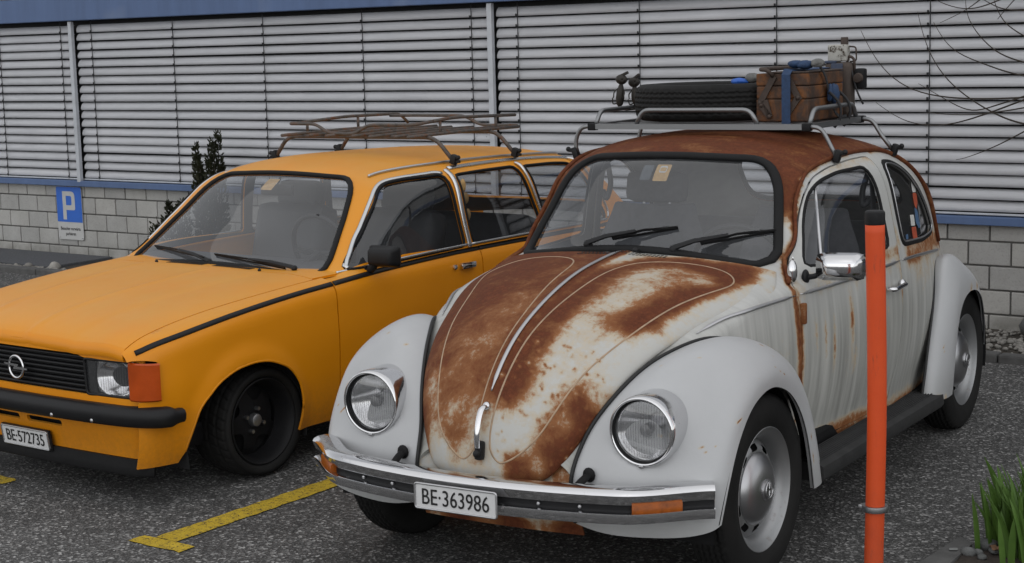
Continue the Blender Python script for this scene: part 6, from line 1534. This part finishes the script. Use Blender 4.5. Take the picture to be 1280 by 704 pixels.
V, F = sweep(np.array([(bx0+.022, .300, RZ-.012), (bx0+.022, .300, bz+.185), (bx0+.005, .302, bz+.203), (bx0-.15, .312, bz+.203), (bx1+.02, .315, bz+.203), (bx1-.012, .315, bz+.185), (bx1-.012, .315, RZ)]), [(-.0012, -.018), (.0012, -.018), (.0012, .018), (-.0012, .018)], False, (1, 0, .2)); mesh('webbing', V, F, M['strap'], st, smooth=False)
crumple((bx0-.06, .33, bz+.222), (.05, .035, .018), 9).build('knot', M['strap'], st, ang=60)
crumple((bx0-.07, .385, bz+.226), (.03, .03, .02), 11).build('grey_knot', M['strap_grey'], st, ang=60)
ribbon([(bx0-.10, .395, bz+.215), (bx0-.16, .40, bz+.16), (bx0-.20, .402, bz+.08), (bx0-.25, .42, bz+.01), (bx0-.27, .446, RZ+.02)], .016, (0, 1, .1), 'loose_tail', 'cord')
crumple((bx0-.22, .405, bz+.10), (.035, .016, .045), 15, 4).build('hanging_tail', M['strap'], st, ang=60)
for x in (-1.47, -1.58):
    V, F = tube(curve([(x, yr-.03, RZ+.12), (x, yr+.012, RZ+.072), (x, yr+.014, RZ+.02), (x, yr-.01, RZ-.02)], 16), .006, 6); mesh('lashing', V, F, M['cord'], st)
# fuel can, small white can, lamp pouch
M['can_blue'] = simple('faded_blue_steel', (.030, .042, .075), .6, 0, .5, 14, .2); M['can_brown'] = simple('brown_rusted_steel', (.055, .040, .032), .75, 0, .4, 16, .2)
jc = thing('fuel_can', 'faded blue and brown upright fuel can behind the toolbox', 'fuel can', BM, (-1.775, .35, RZ+.01))
V, F = box((-1.775, .345, RZ+.122), (.075, .115, .224), .022); mesh('can_body', V, F, M['can_brown'], jc)
V, F = box((-1.735, .345, RZ+.122), (.010, .05, .216), .004); mesh('blue_band', V, F, M['can_blue'], jc)
V, F = box((-1.775, .312, RZ+.235), (.07, .05, .012), .004); mesh('can_shoulder', V, F, M['can_blue'], jc)
V, F = rtube([(-1.775, .375, RZ+.23), (-1.775, .38, RZ+.26), (-1.775, .405, RZ+.25), (-1.775, .408, RZ+.19)], .006, .02, 8); mesh('can_handle', V, F, M['rusty_arm'], jc)
def mat_flake():
    t = NT('flaking_white_paint'); co = t.coord(); n = t.noise(30, 7, .7, co)
    c = t.ramp(n, [(.42, (.055, .042, .03)), (.48, (.36, .35, .32)), (.8, (.48, .47, .44))]); return t.pbr(c, .75, 0, t.bump(n, .4, .003), .3)
M['flake'] = mat_flake()
wc = thing('oil_can', 'small oil can with flaking white paint on top of the fuel can', 'can', BM, (-1.78, .345, RZ+.235))
V, F = box((-1.78, .338, RZ+.272), (.055, .082, .070), .008); mesh('tin', V, F, M['flake'], wc)
MB().add(lathe([(0, .03), (.014, .03), (.016, .024), (.016, 0)], 14, 'z', (-1.78, .362, RZ+.307))).build('screw_cap', M['rusty_arm'], wc, ang=40)
V, F = rtube([(-1.785, .382, RZ+.298), (-1.785, .410, RZ+.296), (-1.785, .412, RZ+.238), (-1.785, .384, RZ+.235)], .0035, .012, 6); mesh('wire_handle', V, F, M['rusty_arm'], wc)
lp_ = thing('old_lantern', 'small dark rusty lantern hooked onto the fuel can', 'lantern', BM, (-1.79, .425, RZ+.12))
MB().add(box((-1.79, .428, RZ+.165), (.05, .045, .085), .012)).build('lantern_case', M['black_metal'], lp_, ang=40)
MB().add(lathe([(0, .02), (.018, .018), (.021, 0), (.018, -.006)], 16, 'x', (-1.763, .428, RZ+.168))).build('lantern_lens', M['rusty_arm'], lp_)
V, F = tube(curve([(-1.76, .40, RZ+.20), (-1.75, .425, RZ+.12), (-1.76, .45, RZ+.06)], 12), .004, 6); mesh('lantern_cord', V, F, M['cord'], lp_)
# two little scrap-metal figures on the left of the rack
M['figure'] = simple('dark_scrap_metal', (.028, .024, .02), .6, .3, .35, 40, .2)
def figure(c, h, lean, label):
    f = thing('scrap_metal_figure', label, 'figure', BM, c); c = np.array(c); R = rotm('X', lean)
    def L(vf): return xf(vf, R, c)
    MB().add(L(lathe([(.004, 0), (.014, h*.08), (.019, h*.25), (.018, h*.40), (.012, h*.58), (.006, h*.68)], 14, 'z'))).build('torso', M['figure'], f, ang=60)
    MB().add(L(ball((0, 0, h*.79), (.022, .026, .022), 10, 8))).build('head', M['figure'], f)
    MB().add(L(box((.0, .004, h*.92), (.012, .058, .012), .003, rotm('X', .5)))).build('head_bar', M['figure'], f, ang=40)
    MB().add(L(lathe([(.004, .004), (.010, .004), (.010, -.004), (.004, -.004)], 6, 'x', (.022, .016, h*.80), True))).build('nut', M['figure'], f, ang=40)
    for sgn in (-1, 1):
        P = np.array([(0, sgn*.010, h*.55), (.012, sgn*.026, h*.42), (.018, sgn*.022, h*.26)])@R.T+c; V, F = rtube(P, .0028, .01, 6); mesh('arm', V, F, M['figure'], f)
    P = np.array([(0, -.012, h*.10), (.0, -.034, h*.06), (0, -.036, h*.25)])@R.T+c; V, F = rtube(P, .003, .01, 6); mesh('tail', V, F, M['figure'], f)
    P = np.array([(0, 0, h*.05), (.0, .03, -.01), (0, .075, .0)])@R.T+c; V, F = rtube(P, .004, .01, 6); mesh('foot_wire', V, F, M['figure'], f)
figure((-1.47, -.535, RZ+.064), .150, -.10, 'thin dark scrap-metal figure on the rack, the left one of two')
figure((-1.52, -.478, RZ+.066), .130, .10, 'thin dark scrap-metal figure beside the spare tyre, the right one of two')
# ================================================================== roof rack of the yellow car
def mat_rust_tube():
    t = NT('rusty_grey_tube'); co = t.coord(); n = t.noise(22, 6, .7, co)
    c = t.ramp(n, [(.36, (.055, .05, .046)), (.52, (.10, .085, .075)), (.64, (.12, .055, .030)), (.8, (.085, .038, .022))])
    return t.pbr(c, .6, .2, t.bump(n, .25, .003), .4)
M['rtube'] = mat_rust_tube()
kr = thing('empty_roof_rack', 'rusty empty tube roof rack on the yellow estate car', 'roof rack', KM, (-1.75, 0, 1.24))
def kt(name, pts, r=.0085, bend=.04): V, F = rtube(pts, r, bend, 8); return mesh(name, V, F, M['rtube'], kr)
for x in (-1.485, -1.985):
    kt('cross_tube', [(x, -.600, 1.212), (x, -.510, 1.322), (x, .490, 1.328), (x, .600, 1.216)], .0105, .06)
    for s in (1, -1):
        MB().add(box((x, s*.606, 1.222), (.032, .034, .048), .008, rotm('X', -.35*s))).add(ball((x+.004, s*.634, 1.232), .012, 8, 6)).add(box((x, s*.626, 1.212), (.016, .03, .014), .004)).build('clamp', M['black_plastic'], kr, ang=40)
for k, (y, xa, xb) in enumerate(((-.40, -1.33, -2.18), (-.25, -1.38, -2.12), (-.10, -1.34, -2.22), (.06, -1.36, -2.15), (.20, -1.33, -2.16), (.34, -1.36, -2.20), (.44, -1.34, -2.24))):
    kt('floor_rod', [(xa, y, 1.336), (-1.75, y+rnd.uniform(-.01, .01), 1.342), (xb, y, 1.338)], .0085, .2)
kt('front_rail', [(-1.56, -.475, 1.389), (-1.45, -.47, 1.389), (-1.43, -.25, 1.391), (-1.41, -.15, 1.346), (-1.41, .03, 1.342), (-1.43, .10, 1.388), (-1.44, .40, 1.390), (-1.56, .43, 1.404)], .0085, .05)
kt('side_rail', [(-1.55, .43, 1.403), (-1.70, .432, 1.414), (-2.24, .42, 1.400)], .0085, .1)
kt('side_rail', [(-1.55, -.475, 1.389), (-1.9, -.475, 1.404), (-2.35, -.475, 1.398), (-2.42, -.475, 1.345)], .0085, .06)
kt('rear_rail', [(-2.23, .44, 1.345), (-2.22, .20, 1.345), (-2.22, .10, 1.395), (-2.22, -.25, 1.395), (-2.24, -.45, 1.392)], .0085, .05)
for x, y in ((-1.60, .431), (-2.06, .427), (-1.60, -.475), (-2.0, -.475)): kt('upright', [(x, y, 1.33), (x, y, 1.40)], .0075)
# ================================================================== marker post
def mat_post():
    t = NT('orange_marker_film'); co = t.coord(); n = t.noise(6, 5, .6, co); n2 = t.noise(130, 3, .6, co)
    c = t.ramp(n, [(.3, (.58, .062, .009)), (.7, (.66, .078, .012))]); c = t.mix(t.ramp(n2, [(.55, 0.0), (.8, .25)]), c, (.45, .07, .03))
    mp = t.n('Mapping'); mp.inputs['Scale'].default_value = (60, 60, 9); t.l(co, mp.inputs['Vector']); sc_ = t.ramp(t.noise(1.0, 6, .75, mp.outputs[0]), [(.60, 0.0), (.68, .55)]); c = t.mix(sc_, c, (.22, .05, .025)); zz_ = t.n('SeparateXYZ'); t.l(co, zz_.inputs[0]); c = t.mix(t.math('MULTIPLY', t.ramp(zz_.outputs[2], [(.1, .5), (.45, 0.0)]), t.noise(14, 4, .6, co)), c, (.12, .06, .04))
    return t.pbr(c, .5, 0, t.bump(n2, .1, .002), .4)
M['post'] = mat_post()
PX, PY = -2.017, 4.70
po = thing('marker_post', 'tall orange marker post with black cap in front of the rusty car', 'post', None, (PX, PY, 0))
cl = curve([(PX-.004, PY, 0), (PX+.002, PY, .30), (PX+.006, PY+.002, .65), (PX+.002, PY, 1.0), (PX-.003, PY, 1.205)], 30)
V, F = sweep(cl, circ(.0295, 28), False, (1, 0, 0)); mesh('tube', V, F, M['post'], po)
MB().add(lathe([(0, .040), (.026, .040), (.0302, .036), (.0308, .030), (.0308, .004), (.0302, 0), (.0295, -.003)], 28, 'z', (PX-.003, PY, 1.202))).build('cap', M['black_plastic'], po, ang=40)
rz = .313
MB().add(lathe([(.0300, -.009), (.0395, -.009), (.0405, -.006), (.0405, .006), (.0395, .009), (.0300, .009)], 32, 'z', (PX+.002, PY, rz), True)).build('clamp_ring', M['rack_steel'], po, ang=40)
MB().add(box((PX-.040, PY-.006, rz), (.020, .010, .012), .003)).build('clamp_bolt', M['trim'], po)
# ================================================================== shrub at the wall
def mat_leaf(name, a, b, c):
    t = NT(name); oi = t.n('ObjectInfo').outputs['Random']; co = t.coord(); n = t.noise(7, 4, .6, co)
    cc = t.ramp(n, [(.25, a), (.5, b), (.8, c)]); p = t.pbr(cc, .55, 0, None, .3)
    return p
M['yew'] = mat_leaf('dark_yew_needles', (.012, .014, .007), (.022, .024, .011), (.040, .038, .017)); M['bark'] = simple('dark_bark', (.035, .028, .022), .9, 0, .3, 30, .4)
def yew(x, y, h, w, label, seed):
    R = random.Random(seed); t = thing('yew_shrub', label, 'shrub', None, (x, y, 0), 'dark upright shrubs by the wall'); V = []; F = []
    tb_ = MB(); stems = []
    for k in range(4):
        a = R.uniform(0, 6.28); top = (x+math.cos(a)*w*.35, y+math.sin(a)*w*.25, h*R.uniform(.75, 1.0)); stems.append(((x, y, 0), top)); tb_.add(tube(curve([(x, y, 0), (x+math.cos(a)*w*.2, y+math.sin(a)*w*.15, h*.4), top], 12), .010, 6, scale=np.linspace(1.4, .25, 12)))
    tb_.build('stems', M['bark'], t)
    for i in range(2600):
        s0, s1 = R.choice(stems); u = R.random()**.8; c = np.array(s0)*(1-u)+np.array(s1)*u; rad_ = w*.42*(1-u**2.2)*R.random()**.5+.012
        a = R.uniform(0, 6.28); c = c+np.array([math.cos(a)*rad_, math.sin(a)*rad_*.8, R.uniform(-.03, .03)])
        if math.sin(c[0]*23+seed)*math.sin(c[2]*17)*math.sin(c[1]*19+2) > .25: continue
        d = np.array([math.cos(a)*.5, math.sin(a)*.5, R.uniform(.3, 1.1)]); d /= np.linalg.norm(d); L = R.uniform(.018, .040); sd_ = np.cross(d, [R.gauss(0, 1), R.gauss(0, 1), R.gauss(0, 1)]); sd_ = sd_/(np.linalg.norm(sd_)+1e-9)*R.uniform(.005, .010)
        b = len(V); V += [c-sd_, c+sd_, c+d*L*.6+sd_*.8, c+d*L, c+d*L*.6-sd_*.8]; F.append((b, b+1, b+2, b+3, b+4))
    mesh('needles', V, F, M['yew'], t, smooth=False)
yew(-9.575, 9.19, 1.10, .21, 'dark narrow yew shrub at the wall behind the yellow car, left of its twin', 1)
yew(-9.465, 9.20, 1.14, .18, 'dark narrow yew shrub at the wall, right of its twin', 2)
yew(-9.95, 9.16, .62, .40, 'low dark yew shrub at the wall, seen through the windscreen of the yellow car', 3)
# ================================================================== bare twigs at the upper right
bt = thing('bare_tree', 'leafless tree whose thin arching twigs cross the blinds at upper right', 'tree', None, (-1.65, 8.7, 0))
MB().add(tube(curve([(-1.65, 8.8, 0), (-1.62, 8.8, .9), (-1.68, 8.75, 1.8), (-1.6, 8.7, 2.9)], 16), .055, 10, scale=np.linspace(1.3, .5, 16))).build('trunk', M['bark'], bt)
TW = [[(-3.784, 1.793), (-3.671, 1.608), (-3.441, 1.455), (-2.874, 1.423)], [(-3.458, 1.883), (-3.398, 1.69), (-3.263, 1.497), (-3.043, 1.348), (-2.872, 1.286)], [(-3.694, 1.399), (-3.531, 1.304), (-3.349, 1.275), (-3.172, 1.306), (-2.874, 1.411)],
      [(-3.235, 1.092), (-3.192, 1.101), (-3.04, 1.159), (-2.871, 1.245)], [(-3.368, 1.825), (-3.265, 1.687), (-3.09, 1.6), (-2.876, 1.535)], [(-3.194, 1.937), (-3.171, 1.832), (-3.048, 1.683), (-2.877, 1.605)], [(-3.42, 1.99), (-3.356, 1.943), (-3.18, 1.89), (-3.009, 1.93), (-2.8, 2.0)],
      [(-3.333, 1.82), (-3.202, 1.879), (-3.116, 1.934), (-2.9, 2.1)], [(-3.15, 1.97), (-3.094, 1.933), (-3.009, 1.889), (-2.882, 1.872)], [(-3.06, 1.99), (-2.999, 1.839), (-2.88, 1.741)], [(-3.02, 1.83), (-2.999, 1.856), (-2.933, 1.927), (-2.8, 2.1)], [(-3.45, 1.50), (-3.293, 1.412), (-3.151, 1.357), (-3.022, 1.382), (-2.87, 1.43)], [(-3.40, 1.345), (-3.2, 1.332), (-2.87, 1.37)]]
for i, tw in enumerate(TW):
    dy = rnd.uniform(-.25, .25)*0; e = tw[-1]; sl_ = (tw[-1][1]-tw[-2][1])/(tw[-1][0]-tw[-2][0]); pts = [(x, 8.6, z) for x, z in tw]+[(-2.3, 8.63, e[1]+sl_*.45+.06), (-1.66, 8.74, min(max(e[1]+sl_*.9+.1, .9), 2.6))]
    n = 44; V, F = tube(curve(pts, n), .0036, 5, scale=np.linspace(.38, 2.4, n)); mesh('twig', V, F, M['bark'], bt)
# ================================================================== flower bed corner, lower right
def bed_edge(u, v): return np.stack([u, v, .012+.01*np.sin(u*31)*np.sin(v*27)], -1)
out = rpoly([(-1.985, 5.15), (-1.2, 4.6), (-.6, 5.6), (-.9, 6.6), (-1.70, 6.35)], .08, 4)
V, F, _ = patch(lambda q: np.c_[q, .014+.008*np.sin(q[:, 0]*41)*np.sin(q[:, 1]*37)], out, (), .05, (-1.4, 5.5, -3)); mesh('flower_bed', V, F, simple('brown_soil', (.040, .030, .024), .95, 0, .5, 60, .9), kind='structure')
M['iris'] = mat_leaf('iris_leaf_green', (.040, .085, .012), (.062, .125, .020), (.095, .17, .032))
ir = thing('iris_clump', 'clump of green sword-shaped iris leaves at the lower right corner', 'plant', None, (-1.78, 5.55, 0))
R = random.Random(12)
for i in range(210):
    if i < 150: bx, by = -1.80+R.gauss(0, .060), 5.47+R.gauss(0, .11)
    else: bx, by = -1.60+R.gauss(0, .08), 5.6+R.gauss(0, .15)
    if bx < -1.93: bx = -1.93+R.random()*.06
    h = R.uniform(.15, .30); a = R.gauss(math.pi*.95, 1.0); ln = R.uniform(.10, .42); d = np.array([math.cos(a), math.sin(a)*.7]); wv = R.uniform(.010, .017)
    n = 9; u = np.linspace(0, 1, n); C = np.c_[bx+d[0]*ln*h*u**1.6, by+d[1]*ln*h*u**1.6, h*u-.25*ln*h*u**2.5]
    th = R.uniform(0, math.pi); sdv = np.array([math.cos(th), math.sin(th), 0]); wd = wv*np.clip(1.0*(1-u**2.4)*(.75+.6*u), .02, 1.2)
    up = np.cross(sdv, [0, 0, 1])*.0025
    V = []; 
    for c_, w_ in zip(C, wd): V += [c_-sdv*w_, c_+up*(w_/wv), c_+sdv*w_]
    F = []
    for k in range(n-1):
        for j in range(2): F.append((k*3+j, k*3+j+1, (k+1)*3+j+1, (k+1)*3+j))
    o = mesh('leaf', V, F, M['iris'], ir); solid(o, .0012, 0)
M['dry'] = simple('dry_leaf', (.16, .085, .045), .9, 0, .4, 40)
for i in range(9):
    V, F, _ = patch(lambda q: np.c_[q[:, 0], q[:, 1], .006*np.sin(q[:, 0]*160)+.004], np.array([(-.03, 0), (-.012, -.010), (.012, -.009), (.034, 0), (.010, .010), (-.014, .009)])*R.uniform(.6, 1.1), (), .012, (0, 0, -1))
    o = mesh('dry_leaf', V@rotm('Z', R.uniform(0, 6)).T@rotm('X', R.uniform(-.5, .5)).T, F, M['dry'], None); o.location = (-1.86+R.uniform(-.06, .25), 5.36+R.uniform(-.15, .35), .035); tag(o, 'small dry brown leaf lying among the pebbles under the iris', 'leaf', 'dry leaves under the iris'); solid(o, .001, 0)
labs = [('largest smooth grey pebble at the foot of the iris', -1.900, 5.385, .038), ('grey pebble nearest the lower edge, left of the iris', -1.930, 5.29, .030), ('flat grey pebble right of the largest one under the iris', -1.860, 5.36, .024), ('brownish grey pebble under the iris leaves', -1.835, 5.39, .022), ('pale pebble just below the largest one by the iris', -1.905, 5.315, .020), ('small dark pebble between the iris stems', -1.80, 5.37, .020), ('small pale pebble at the front of the bed', -1.875, 5.27, .018)]
for i, (l, x, y, s_) in enumerate(labs): single_stone((x, y, .014+s_*.35), s_, i, 'pebble', l, M['grey_stone'], 'pebble', 1.0, 'pebbles under the iris')
es = thing('edging_stone', 'flat grey edging stone at the corner of the flower bed', 'stone', None, (-1.99, 5.22, 0))
V, F, _ = patch(lambda q: np.c_[q, np.full(len(q), .022)], rpoly([(-2.02, 5.45), (-2.035, 5.00), (-1.93, 4.93), (-1.955, 5.40)], .015, 3), (), .05, (-2, 5, -2)); o = mesh('stone_top', V, F, M['concrete'], es, smooth=False); solid(o, .03)
V, F, _ = patch(lambda q: np.c_[q, np.full(len(q), .0265)], rpoly([(-2.0, 5.295), (-1.99, 5.27), (-1.965, 5.285), (-1.975, 5.31)], .008, 3), (), .05, (-2, 5, -2)); mesh('pale_chip', V, F, M['grey_stone'], es, smooth=False)
